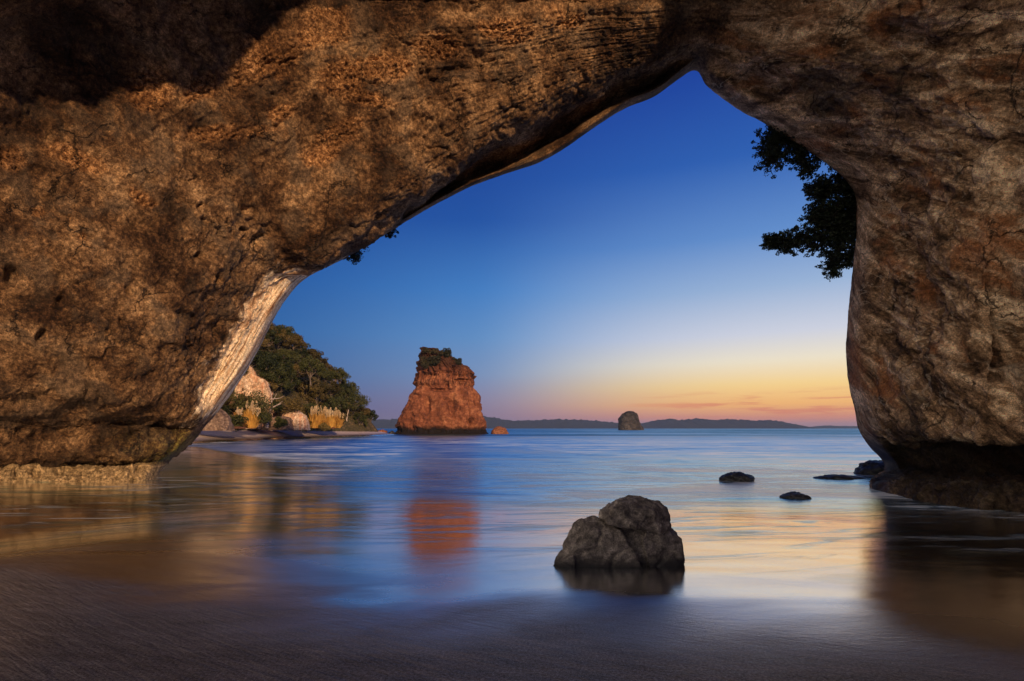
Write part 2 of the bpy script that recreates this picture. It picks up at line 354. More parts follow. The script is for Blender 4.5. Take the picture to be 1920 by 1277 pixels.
M_TWIG = rock_mat('dark_twig', (.01,.009,.008), (.025,.02,.018), (.04,.035,.03), 3, 0.5)
M_PLUME = leaf_mat('cream_plume', (.55,.38,.20), (.78,.62,.40))
M_GRASS = leaf_mat('golden_grass', (.32,.15,.03), (.60,.33,.07))
M_WEED = rock_mat('dried_seaweed', (.05,.02,.012), (.12,.05,.03), (.2,.1,.06), 3, .8)
M_RANGE = rock_mat('far_forest', (.010,.013,.013), (.016,.019,.017), (.024,.026,.024), 0.01, 0.3, bdist=10)

# ------------------------------------------------------------------ shore and ground
SHORE = [(400,11), (60,11.3), (24,11.6), (12,12.6), (5,13.6), (0,13.9), (-4,15.0), (-7,19), (-10.5,27), (-16,34), (-25,45), (-36,57), (-44,70), (-46,80), (-46,92), (-45,108), (-42,130), (-37.5,152),
         (-37,166), (-44,182), (-70,195), (-400,230)]
FOOT = [(-17,10),(-19,22),(-24,32),(-36,46),(-50,60),(-56,78),(-55,92),(-53.5,108),(-49,130),(-43.5,150),(-42,162),(-50,176),(-80,188),(-400,220)]
def poly_sd(x, y, pts):
    """distance to the open polyline, signed: positive on its left side"""
    best = np.full(x.shape, 1e9); sg = np.ones(x.shape)
    for (ax, ay), (bx, by) in zip(pts[:-1], pts[1:]):
        dx, dy = bx-ax, by-ay; L2 = dx*dx+dy*dy
        tt = np.clip(((x-ax)*dx+(y-ay)*dy)/L2, 0, 1)
        d = np.hypot(x-ax-tt*dx, y-ay-tt*dy)
        s = np.sign(dx*(y-ay)-dy*(x-ax)); s[s == 0] = 1
        upd = d < best-1e-9; best = np.where(upd, d, best); sg = np.where(upd, s, sg)
    return best*sg
def sand_h(x, y):
    sd = poly_sd(x, y, SHORE)            # inland is on the left of the walk direction
    slope = 0.079+0.13*sstep(60, 80, y)
    k_ = 2.0
    sp = np.where(sd > 30, sd, k_*np.log1p(np.exp(np.clip(sd, -60, 30)/k_)))
    h = np.where(y > 60, sd*slope, np.where(sd > -9, sp*slope-0.03*sstep(3, -1, sd), (sd+9)*.05-.03))
    flatn = sstep(-5, -9, x)*sstep(60, 45, y)
    h = np.where(h > 0, h*(1-0.45*flatn), h)
    return np.clip(h, -2.5, 2.9)
def hill_h(x, y):
    sd = poly_sd(x, y, FOOT)
    k = sstep(45, 75, y)
    s = np.maximum(sd, 0)
    h = np.where(s < 60, s*1.2*(1-s/190), 49+0*s)*k
    n = fbm(np.stack([x*.07, y*.07, 0*x], -1), 4)
    return np.where(sd > 0, h*(1+0.25*n), -0.1)

def axis(parts):
    out = []
    for a, b, n in parts: out.append(np.linspace(a, b, n, endpoint=False))
    return np.concatenate(out)
gx = np.concatenate([axis([(-9000,-400,14), (-400,-130,20), (-130,-30,120), (-30,-9,70), (-9,9,150), (9,30,50), (30,400,30), (400,9000,14)]), [9000]])
gy = np.concatenate([axis([(-60,-5,12), (-5,1.5,20), (1.5,20,190), (20,50,70), (50,200,130), (200,900,20), (900,12000,14)]), [12000]])
GX, GY = np.meshgrid(gx, gy, indexing='ij')
zs = sand_h(GX.ravel(), GY.ravel())
xr, yr = GX.ravel(), GY.ravel()
zs = np.where((yr < 60) & (zs > 0), zs+0.010*fbm(np.stack([xr*.30, yr*.5, 0*xr], -1), 4)*np.clip(zs*4, 0, 1), zs)
zs = zs+0.003*fbm(np.stack([xr*1.1, yr*3.0, 0*xr], -1), 3)*(yr < 40)*np.clip(zs*4, 0, 1)
sand = mesh_obj('beach_sand', np.stack([xr, yr, zs], -1), grid_faces(len(gx), len(gy)), M_SHORE)
tag(sand, 'brown grey wet sand sloping gently into the sea', None, None, 'structure')
wx = np.concatenate([axis([(-9000,-300,14), (-300,-60,30), (-60,60,160), (60,300,30), (300,9000,14)]), [9000]])
wy = np.concatenate([axis([(9,60,170), (60,300,120), (300,9000,40)]), [9000]])
WX, WY = np.meshgrid(wx, wy, indexing='ij'); xr, yr = WX.ravel(), WY.ravel()
wz = 0.03*fbm(np.stack([xr*.05, yr*.22, 0*xr], -1), 3)*sstep(14, 40, yr)
sea = mesh_obj('sea_water', np.stack([xr, yr, wz], -1), grid_faces(len(wx), len(wy)), M_SHORE)
tag(sea, 'blue sea smoothed to milky streaks by the swell', None, None, 'structure')

# hillside behind the beach
hx = axis([(-150,-90,30), (-90,-36,110), (-36,-14,30)]); hy = axis([(12,60,30), (60,190,150)])
HX, HY = np.meshgrid(hx, hy, indexing='ij'); xr, yr = HX.ravel(), HY.ravel()
hb = hill_h(xr, yr); hz = np.maximum(sand_h(xr, yr), 0)*(hb > 0)+hb
hz = np.where(hb > 0, hz, -3.0)
hz += np.where(hb > 0, 0.5*fbm(np.stack([xr*.4, yr*.4, 0*xr], -1), 4), 0)
hill = mesh_obj('hillside', np.stack([xr, yr, hz], -1), grid_faces(len(hx), len(hy)), M_HILLG)
tag(hill, 'steep brown and green hillside rising behind the beach', None, None, 'structure')

# ------------------------------------------------------------------ the arch (one continuous body of rock)
# per station: outline, recess, inner rim, a, b, c (about the frame edge), near mouth; all as (photo x, photo y, distance)
def rec(o, i, t=0.5): return tuple(o[k]+(i[k]-o[k])*t for k in range(3))
ST = []
def S(o, i, a, b, c, n, r=None, **m):
    ST.append(([o, r or rec(o, i), i, a, b, c, n], m))
S((285,925,19.2),(225,930,18.6),(140,940,18),(40,950,17.2),(-100,985,15.5),(-700,1130,11), band=1)
S((276,897,19.2),(222,903,18.6),(140,908,18),(40,914,17.2),(-100,930,15.6),(-700,1000,11), band=1)
S((290,876,19.7),(232,878,19.1),(140,882,18.4),(40,884,17.6),(-100,880,15.8),(-700,900,11), band=.7)
S((306,860,20.3),(246,864,20.1),(150,866,19.5),(40,866,18.9),(-100,862,17.0),(-700,860,11.8), moss=1, wet=.7)
S((345,830,21),(285,838,19.4),(180,838,18.2),(60,842,17.4),(-90,835,15.8),(-700,800,10.8), moss=.8)
S((368,802,21.3),(325,806,20.8),(235,792,19.3),(80,782,17.4),(-80,780,15.4),(-700,770,10.6), wet=.15, pale=.2)
S((384,785,21.4),(346,772,20.0),(250,745,17.9),(110,725,16.4),(-60,720,14.8),(-700,740,10.5), pale=.42)
S((410,752,21.7),(368,742,20.6),(270,690,17.8),(120,650,16),(-40,640,14.6),(-700,500,10.5), pale=.75)
S((457,685,22.1),(405,665,20.9),(290,600,17.5),(130,540,15.6),(-40,500,14.2),(-500,350,10.5), pale=1)
S((503,598,22.5),(448,596,21.2),(345,500,17.9),(170,400,15.6),(-40,330,13.9),(-420,70,10.5), pale=1)
S((532,553,22.8),(482,548,21.6),(380,445,18.4),(215,325,16),(-10,215,13.8),(-300,-30,10.5), pale=1)
S((566,518,23.3),(522,510,21.8),(420,385,18.7),(265,245,16.4),(60,90,14),(-175,-90,10.5), pale=.8)
S((655,473,24.0),(612,473,22),(510,315,19.8),(385,165,17.6),(240,10,15.2),(50,-270,10.5), (640,470,23.9), pale=.3)
S((772,402,24.8),(728,392,22.5),(640,250,20.8),(530,90,19.0),(430,-60,17.2),(345,-500,10.5), (752,399,24.9))
S((836,366,25.1),(795,340,22.7),(725,215,21.2),(640,70,19.8),(570,-60,18.3),(500,-780,10.5), (817,354,25.3))
S((900,335,25.3),(858,298,22.9),(810,180,21.5),(740,55,20.4),(690,-70,19.1),(670,-1050,10.5), (882,322,25.5))
S((1000,300,25.5),(945,242,23.2),(930,150,22),(900,50,21.0),(880,-80,19.9),(880,-1300,10.5), (978,282,25.7))
S((1056,270,25.6),(1006,206,23.4),(1000,130,22.3),(985,40,21.4),(975,-80,20.3),(990,-1400,10.5), (1036,248,25.8))
S((1108,233,25.6),(1066,172,23.6),(1065,110,22.6),(1055,30,21.7),(1050,-80,20.6),(1090,-1500,10.5), (1092,214,25.8))
S((1172,190,25.4),(1146,140,23.9),(1140,95,23),(1130,20,22.0),(1130,-80,20.9),(1180,-1550,10.5), (1163,174,25.5))
S((1235,163,25.1),(1205,126,24.0),(1200,85,23),(1200,20,22.1),(1200,-90,21),(1300,-1600,10.5), (1224,152,25.2))
S((1308,112,25.0),(1320,86,23.9),(1335,62,23),(1350,10,22.3),(1370,-100,21.4),(1520,-1600,10.5), side=.35)
S((1336,142,24.4),(1378,122,23.2),(1415,85,21.8),(1470,22,21.4),(1530,-90,20.2),(1800,-1500,10.5), side=.8)
S((1396,186,24.1),(1434,150,22.9),(1480,105,21.1),(1550,40,20.3),(1630,-70,18.9),(2000,-1300,10.5), side=1)
S((1452,216,23.9),(1496,184,22.3),(1555,142,20.3),(1640,65,18.5),(1730,-50,16.5),(2250,-1000,10.5), side=1)
S((1560,284,23.5),(1602,255,21.8),(1670,205,19.3),(1780,115,17),(1930,10,15),(2450,-500,10), side=1)
S((1618,338,22.9),(1690,322,20.3),(1770,292,17.7),(1840,240,16.2),(1950,170,14.5),(2480,-250,9.3), side=1, back=.4)
S((1628,395,22.4),(1694,412,19.9),(1766,405,17.3),(1840,370,15.8),(1950,330,14.2),(2400,50,8.8), side=1, back=.8)
S((1621,480,21.8),(1684,510,19.5),(1762,510,16.7),(1840,485,15.3),(1950,460,13.8),(2350,280,8.6), side=1, back=1)
S((1609,590,21),(1684,606,18.6),(1762,612,16.0),(1840,610,14.6),(1950,590,13.4),(2350,500,8.5), side=1, back=1)
S((1607,690,20.5),(1680,704,18.2),(1758,712,15.6),(1840,710,14.2),(1950,700,12.9),(2350,650,8.4), side=1, back=1)
S((1622,765,20.3),(1660,772,18.4),(1740,780,16.0),(1840,782,14.1),(1950,785,12.7),(2350,780,8.4), side=1, back=1)
S((1630,806,20.3),(1668,816,18.7),(1740,826,16.3),(1840,832,14.2),(1950,836,12.8),(2350,850,8.5), side=1, back=1, wet=.3)
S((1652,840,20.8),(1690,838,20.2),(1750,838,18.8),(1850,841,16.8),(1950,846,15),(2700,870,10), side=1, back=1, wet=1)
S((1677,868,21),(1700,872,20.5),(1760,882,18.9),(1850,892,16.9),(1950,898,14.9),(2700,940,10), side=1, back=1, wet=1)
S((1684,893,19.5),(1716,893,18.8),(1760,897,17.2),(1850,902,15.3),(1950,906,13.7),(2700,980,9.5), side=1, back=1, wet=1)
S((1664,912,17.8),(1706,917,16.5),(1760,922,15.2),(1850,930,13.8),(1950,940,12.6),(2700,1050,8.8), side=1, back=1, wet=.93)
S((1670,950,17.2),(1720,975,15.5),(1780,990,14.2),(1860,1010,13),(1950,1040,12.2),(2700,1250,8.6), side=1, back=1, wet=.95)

def build_arch():
    ctr = np.array([-1.0, 0, 3.0]); rows = []
    for pts, m in ST:
        W = [np.array(P(*q)) for q in pts]
        out = lambda p, d, dy, up=0: p+np.array([*(lambda v: v/np.linalg.norm(v)*d)(np.array([p[0]-ctr[0], max(p[2]-2, 0)*1.0])), 0])[[0, 2, 1]]+np.array([0, dy, up])
        o, n = W[0], W[-1]
        n2 = out(n, 2.0, -0.6)
        if m.get('back'):                       # right wall extended unseen behind the viewer, added to shade boulder and sand
            n = n.copy(); bk = m['back']; W[-1] = n = np.array([n[0]+(11.8-n[0])*bk, n[1]-6*bk, n[2]]); n2 = np.array([n[0]-4.5*bk, n[1]-18*bk, n[2]+1.5*bk])
        ring = [out(o, 0.7, 1.6)] + W + [n2, out(n2, 4.0, 3), out(o, 4.0, -3), out(o, 2.5, 2.0)]
        if 12 <= len(rows) <= 20: ring[2] = ring[2]+np.array([0, 1.3, 0.55])
        rows.append(ring)
    C = np.array(rows)                                    # (nu_c, 12, 3)
    A = {k: np.array([m.get(k, 0.0) for _, m in ST]) for k in ('pale', 'moss', 'wet', 'side', 'band')}
    nc = C.shape[1]
    def cr(p0, p1, p2, p3, t):
        return 0.5*((2*p1)+(-p0+p2)*t+(2*p0-5*p1+4*p2-p3)*t*t+(-p0+3*p1-3*p2+p3)*t**3)
    cnt = [10, 16, 30, 84, 84, 56, 26, 10, 8, 8, 8, 8]
    cols, vpar = [], []
    for j in range(nc):
        for k in range(cnt[j]):
            t = k/cnt[j]; cols.append(cr(C[:, (j-1) % nc], C[:, j], C[:, (j+1) % nc], C[:, (j+2) % nc], t)); vpar.append(j+t)
    C2 = np.stack(cols, 1); vpar = np.array(vpar)          # (nu_c, nv, 3)
    # parametrise u by outline length
    nuc = C2.shape[0]; rowsu, upar = [], []
    for i in range(nuc-1):
        L = np.linalg.norm(C[i+1, 3]-C[i, 3])
        n = int(np.clip(L/0.055, 10, 46))
        p0 = C2[max(i-1, 0)]; p3 = C2[min(i+2, nuc-1)]
        for k in range(n): rowsu.append(cr(p0, C2[i], C2[i+1], p3, k/n)); upar.append(i+k/n)
    rowsu.append(C2[-1]); upar.append(nuc-1); upar = np.array(upar)
    V = np.stack(rowsu, 0); nu, nv = V.shape[:2]
    att = {k: np.interp(upar, np.arange(nuc), a)[:, None]*np.ones((1, nv)) for k, a in A.items()}
    U = upar[:, None]*np.ones((1, nv)); VP = vpar[None]*np.ones((nu, 1))
    N = grid_normals(V)
    # make the normals point into the open cave
    mid = V[nu//2, 120]; d = np.array([0, 12, 5])-mid
    if (N[nu//2, 120]*d).sum() < 0: N = -N; flip = False
    else: flip = True
    p = V.reshape(-1, 3); n_ = N.reshape(-1, 3)
    side = att['side'].ravel(); pale_u = att['pale'].ravel(); vp = VP.ravel(); up = U.ravel()
    rim = np.exp(-((vp-1)/0.5)**2)
    inter = sstep(0.7, 2.9, vp)*sstep(10.5, 8, vp)
    pale = pale_u*sstep(0.0, 0.4, vp)*sstep(3.5, 2.6, vp)
    low = (up < 3.3)
    # displacement
    big = fbm(p*0.16, 3)*0.42*inter+(fbm(p*0.33+15, 3, .5, True)-.15)*0.42*inter*(1-side)*sstep(22, 14, up)
    medn = fbm(p*0.6+5, 4, 0.55)
    med = medn*(0.30*inter+0.05)
    pits = fbm(p*np.array([.9, .9, .7])+31, 3)
    pit = -sstep(0.30, 0.55, pits)*0.40*inter*(1-0.7*side)*sstep(21, 12, up+4*(vp > 5))
    fine = fbm(p*3.2, 4, 0.62)*(0.125*inter+0.022)
    finest = fbm(p*11.0, 3, 0.65)*(0.045*inter+0.006)
    # strata running along the arch on the left span, crossing it on the right wall
    strat = fbm(np.stack([up*0.55, vp*7.0, 0*up], -1), 4, 0.6, True)*0.10*inter*(1-side)*sstep(9, 13, up)
    rid = fbm(p@np.array([[.5,-.1,.3],[.2,.5,.2],[-.25,.2,.9]])*0.75+11, 5, 0.55, True)
    rs = -np.clip(rid-0.15, -1, 1)*0.22*inter*side*sstep(36, 31, up)
    # long folds sweeping down the right wall towards the viewer
    dd = p[:, 1]*.78+p[:, 2]*.62; qq = -p[:, 1]*.62+p[:, 2]*.78
    fq = np.stack([p[:, 0]*.25, dd*.13, qq*.42+0.25*fbm(p*.25+60, 2)], -1)
    fold = (-np.clip(fbm(fq+21, 4, .55, True)-.1, -1, 1)*0.55+fbm(fq*3.1+7, 4, .6, True)*0.13)*inter*side*sstep(35, 31, up)
    # honeycomb weathering patches
    hn = fbm(p*0.42+71, 4, 0.55)
    zone = sstep(6.5, 9.5, up)*sstep(21, 16, up)*sstep(3.3, 4.2, vp)
    honey = sstep(0.02, 0.20, hn+0.10*(zone-0.6)+0.22*fbm(p*2.4+3, 3, .6))*zone*(1-side)
    qx = 960+F*p[:, 0]/np.maximum(p[:, 1], 1); qy = HZ-(p[:, 2]-H)/np.maximum(p[:, 1], 1)*F
    inn = (vp > 1)*(vp < 6.8)*(1-side)*(up < 21)
    fb2 = fbm(p*4.5+12, 3, .6)
    def blob(lst, soft=0.55):
        out_ = np.zeros(len(p)); wob = 0.55*fbm(p*1.3+2, 4, .6)
        for cx_, cy_, rx_, ry_, an_ in lst:
            a_ = math.radians(an_); dx_ = (qx-cx_)*math.cos(a_)+(qy-cy_)*math.sin(a_); dy_ = -(qx-cx_)*math.sin(a_)+(qy-cy_)*math.cos(a_)
            out_ = np.maximum(out_, sstep(1.20, soft, np.sqrt((dx_/rx_)**2+(dy_/ry_)**2)+wob+0.35*fb2))
        return out_*inn
    hp = blob([(280,170,50,45,-20),(375,165,55,22,-25),(500,110,90,45,-30),(600,60,60,35,-20),(420,250,95,16,-4),(520,215,30,14,-20),(140,300,75,22,22),(265,375,28,12,30),(640,150,55,35,-20),(720,130,60,30,-10),(820,90,50,30,0),(640,250,55,25,-25),(600,290,45,25,-20),
               (690,190,60,14,10),(20,300,30,30,0),(75,400,18,12,0),(150,445,10,8,0),(950,60,60,25,0),(1050,40,40,20,0)])
    honey = np.clip(hp*1.1, 0, 1)*(0.75+0.25*np.clip(hn*4, -1, 1))
    hole = blob([(462,394,14,11,0),(488,448,13,26,60),(455,430,10,6,10),(370,480,12,9,0),(342,590,22,17,20),(243,548,9,16,-35),(228,605,8,14,-30),(112,565,12,18,20),(78,622,10,20,30),(20,520,16,22,0),(400,520,8,10,0),(296,790,26,12,-40),(255,815,22,8,-35),(60,740,36,12,0),(90,815,40,20,-8),(190,830,30,9,-10)], 0.1)
    cell = np.abs(perlin(p*6.0))+np.abs(perlin(p*10.3+9))*.6
    hd = -(0.34-np.clip(cell, 0, .5))*0.42*honey
    # low ledges at the left foot and the rough plinth at the right
    foot = sstep(6.8, 4.5, up)*(1-side)
    led = fbm(np.stack([up*2.2, vp*1.4, 0*up], -1), 4, 0.6, True)*0.22*foot*sstep(.9, 1.6, vp)
    pl = sstep(34.2, 35.2, up)
    plinth = fbm(p*1.7, 5, 0.6, True)*0.20*pl
    # long dark pockets along the pale rim
    pock = -sstep(0.25, 0.5, fbm(np.stack([up*1.1, vp*6.5, 0*up], -1)+3, 3))*0.22*pale*(~low)*sstep(1.1, 1.5, vp)*sstep(3, 2.6, vp)
    crk = -np.clip(0.10-np.abs(fbm(p*np.array([.9,.9,.9])+50, 3, .5)), 0, .1)*1.6*inter*sstep(-.1, .3, fbm(p*.5+90, 2))
    disp = big+med+pit*.5+fine+finest+strat+rs+hd+led+plinth+pock+crk-0.34*hole*(1+.8*perlin(p*.7+5))+fold
    disp = disp*(1-0.30*rim)
    p = p+n_*disp[:, None]
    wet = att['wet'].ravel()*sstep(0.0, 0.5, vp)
    att2 = dict(band=att['band'].ravel(), pale=pale, honey=honey, side=sstep(0.2, 0.8, side+0.35*fbm(p*.3, 3)*(side > .05)*(side < .95)), wet=wet,
                moss=att['moss'].ravel()*np.exp(-((vp-1.3)/1.6)**2), cu=up, cv=vp)
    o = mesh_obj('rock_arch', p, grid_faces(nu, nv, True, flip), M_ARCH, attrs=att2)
    tag(o, 'huge brown sandstone cave arch framing the beach and the sea', 'rock arch')
    return o
arch = build_arch()

# ------------------------------------------------------------------ stacks, islet, rocks
def outline_rock(name, Lp, Rp, Y, mat, depth=0.9, nz=150, na=220, amp=1.0, base=-1.5, seed=0, flutes=None, parent=None, cellsz=1.0):
    """a rock whose left and right outlines are given in photo pixels; rings of an ellipse-like section between them"""
    Lw = np.array([(P(px, py, Y)[0], P(px, py, Y)[2]) for px, py in Lp]); Rw = np.array([(P(px, py, Y)[0], P(px, py, Y)[2]) for px, py in Rp])
    ztop = min(Lw[:, 1].max(), Rw[:, 1].max())
    zz = base+(ztop-base)*(np.linspace(0, 1, nz))
    o = np.argsort(Lw[:, 1]); lx = np.interp(zz, Lw[o, 1], Lw[o, 0]); o = np.argsort(Rw[:, 1]); rx = np.interp(zz, Rw[o, 1], Rw[o, 0])
    an = np.linspace(0, 2*math.pi, na, endpoint=False)
    V = np.zeros((nz+6, na, 3))
    for i in range(nz):
        cx, hw = (lx[i]+rx[i])/2, (rx[i]-lx[i])/2
        e = 0.68
        c_, s_ = np.cos(an), np.sin(an)
        V[i, :, 0] = cx+hw*np.sign(c_)*np.abs(c_)**e
        V[i, :, 1] = Y+hw*depth*np.sign(s_)*np.abs(s_)**e
        V[i, :, 2] = zz[i]
    for k in range(6):
        f = 1-(k+1)/6; c0 = V[nz-1].mean(0)
        V[nz+k] = c0+(V[nz-1]-c0)*f; V[nz+k, :, 2] = zz[-1]+(1-f*f)*amp*0.3
    Nn = np.zeros_like(V); Nn[..., 0] = np.cos(an); Nn[..., 1] = np.sin(an)
    p = V.reshape(-1, 3); n = Nn.reshape(-1, 3); q = p/amp+seed*13.1
    d = fbm(q*0.16, 4, 0.55)*0.9+fbm(q*0.6, 5, 0.65)*0.75-np.abs(fbm(q*0.35+9, 3, 0.5, True)-0.1)*0.35+0.1
    if flutes is not None:
        ang = np.tile(an, nz+6)
        d = d+flutes(p[:, 2], ang, p)
    if flutes is not None: p[:, 2] += (fbm(p*np.array([.35,.35,0.0])+40, 4, .6))*amp*1.3*sstep(zz[0]+.78*(zz[-1]-zz[0]), zz[-1], p[:, 2])
    p = p+n*(d*amp)[:, None]
    faces = []
    i, j = np.meshgrid(np.arange(nz+5), np.arange(na), indexing='ij'); j2 = (j+1) % na
    f = np.stack([i*na+j, i*na+j2, (i+1)*na+j2, (i+1)*na+j], -1).reshape(-1, 4)
    return mesh_obj(name, p, f, mat, parent)

def stack_flutes(zc, ang, p):
    zt = P(0, 652, 200)[2]; h = zc/zt
    up = sstep(0.52, 0.60, h)
    fl = fbm(np.stack([ang*9, zc*0.05, 0*zc], -1), 4, 0.65, True)*1.5*up-0.55*up*sstep(1.05, 0.9, h)
    ledge = -sstep(0.57, 0.53, h)*sstep(0.46, 0.53, h)*0.55*(0.6+perlin(np.stack([ang*2, 0*ang, 0*ang], -1)))
    dome = (np.sin(ang*5+2.1*h)*0.35+fbm(np.stack([ang*2.2+h*2.0, h*3, 0*h], -1)+7, 3, .5, True)*1.2-.5)*sstep(0.57, 0.45, h)
    br = -sstep(0.62, 0.66, h+0.02*perlin(np.stack([ang*3, 0*ang, 0*ang+4], -1)))*sstep(0.72, 0.68, h)*1.0*(np.cos(ang-5.3) > 0.2)
    low = -sstep(0.10, 0.05, h)*sstep(-0.02, 0.03, h)*0.8
    col_ = fbm(np.stack([ang*14, zc*.2, 0*zc], -1), 3, 0.6)*0.8*sstep(.3, .1, h)
    sv = h*13+0.5*perlin(np.stack([ang*1.6, 0*ang, 0*ang+8], -1)); sv = sv-np.floor(sv); steps = (sv-.5)*0.75*sstep(.60, .72, h)
    qx = 960+F*p[:, 0]/p[:, 1]; qy = HZ-(p[:, 2]-H)/p[:, 1]*F; fr_ = sstep(200.5, 197, p[:, 1]); dn = 0
    wob = 0.35*fbm(p*.35+3, 3)
    for cx_, cy_, rx_, ry_, a_ in [(884,794,9,12,-2.2),(826,731,30,3.5,-1.1),(866,713,13,3.5,-1.6),(812,706,12,9,-.7),(862,700,15,5,1.0),(848,760,9,22,-1.3),(832,768,10,20,.9),(800,765,7,20,-.9),(872,750,5,16,.8),(879,765,1.8,28,-1.0),(790,735,7,8,.9),(852,690,8,5,-1.2),(838,722,4,9,-1.0),(822,690,4,14,-.9),(808,692,3,12,.7),(770,785,8,16,-.8)]:
        dn = dn+a_*sstep(1.2, .4, np.sqrt(((qx-cx_)/rx_)**2+((qy-cy_)/ry_)**2)+wob)
    return fl+ledge+dome+br+low+col_+steps+dn*fr_

SL = [(738,820),(745,806),(752,785),(768,752),(781,726),(784,712),(786,700),(787,684),(793,668),(796,655)]
SR = [(914,820),(908,800),(900,772),(895,745),(887,724),(884,714),(890,702),(873,690),(862,682),(847,673),(836,665),(822,659),(808,654)]
stk = empty('sea_stack', P(830, 812, 200), 'tall reddish sandstone sea stack rising from the water with shrubs on top', 'sea stack')
sk = outline_rock('rock_face', SL, SR, 200, M_STACK, 0.85, 240, 420, 1.5, -2, 1, stack_flutes)
def parent_keep(ch, pa): ch.parent = pa; ch.matrix_parent_inverse = Matrix.Translation(-pa.location)
parent_keep(sk, stk)

bd = outline_rock('shore_boulder', [(920,818),(921,808),(927,802),(933,799)], [(955,818),(953,811),(948,803),(940,800)], 196, M_REDB, 0.8, 40, 80, .6, -1, 3)
tag(bd, 'small rounded reddish rock in the sea just right of the tall stack', 'rock')
isl = outline_rock('sea_islet', [(1159,806),(1160,797),(1161,784),(1168,775),(1174,771.5)], [(1206,806),(1201,798),(1198,788),(1194,776),(1188,771.5)], 620, M_ISLET, 0.9, 90, 160, 2.2, -2, 5)
tag(isl, 'dark dome shaped rock islet on the horizon in front of the far hills', 'islet')

def lump(name, cx, cy, Y, w, h, d, mat, seed, amp=0.12, zb=None, flat=1.0):
    """a sea-washed rock, w,h in photo pixels"""
    x0, _, z0 = P(cx, cy, Y); W = w/2/F*Y; Hh = h/F*Y
    nu, nv = 60, 90
    th = np.linspace(0.02, math.pi*0.62, nu); ph = np.linspace(0, 2*math.pi, nv, endpoint=False)
    T, PH = np.meshgrid(th, ph, indexing='ij')
    v = np.stack([np.sin(T)*np.cos(PH)*W, np.sin(T)*np.sin(PH)*d, np.cos(T)**flat*Hh if flat == 1 else np.sign(np.cos(T))*np.abs(np.cos(T))**flat*Hh], -1).reshape(-1, 3)
    n = v/np.linalg.norm(v, axis=1)[:, None]; s_ = max(W, .3)
    q = v/s_+seed*7.7
    v = v+n*((fbm(q*1.3, 4, .55)*0.28-np.abs(fbm(q*2.5, 3, .5, True))*.10+fbm(q*7, 3)*.04)*s_*amp/0.12)[:, None]*np.array([1, 1, .6])
    i, j = np.meshgrid(np.arange(nu-1), np.arange(nv), indexing='ij'); j2 = (j+1) % nv
    f = np.stack([i*nv+j, (i+1)*nv+j, (i+1)*nv+j2, i*nv+j2], -1).reshape(-1, 4)
    return mesh_obj(name, v, f, mat, loc=(x0, Y, z0))

R_ = [(1381,899,21.5,66,15,.55,'low black rock awash in the blue water, left of the other awash rocks'),
      (1490,936,16.2,58,14,.40,'small black rounded rock in the shallows, nearest of the awash rocks'),
      (1572,897,22.6,100,8,.6,'long flat dark rock barely above the water between the small rocks and the pillar'),
      (1618,828,90,16,8,1.5,None)]
for k, (cx, cy, Y, w, h, d, lab) in enumerate(R_[:3]):
    o = lump('awash_rock', cx, cy, Y, w, h, d, M_WET, k+2, .12, flat=1); tag(o, lab, 'rock', 'dark rocks awash in the sea')
o = lump('tidal_rock', 1655, 886, 24.5, 92, 26, 1.2, M_WET, 11, .16); tag(o, 'dark jagged rock in the water tucked behind the right arch pillar', 'rock')

# low reef between the hillside and the stack
for k, (cx, cy, Y, w, h, d, lab) in enumerate([
      (655,809,158,40,6,3,'low brown reef rock at the foot of the last tree'), (690,808,166,34,4.5,3,'flat reddish reef rock in the middle of the reef line'),
      (716,809,178,20,4,2,'small reddish reef rock at the seaward end of the reef'), (735,812,178,11,5,1.5,'little dark rock beside the left foot of the tall stack'),
      (818,814,188,26,3.5,2,'low dark rock awash in front of the tall stack')]):
    o = lump('reef_rock', cx, cy+1, Y, w, h, d, M_REDB if k < 3 else M_WET, k+20, .2); tag(o, lab, 'rock', 'low reef rocks beside the headland')

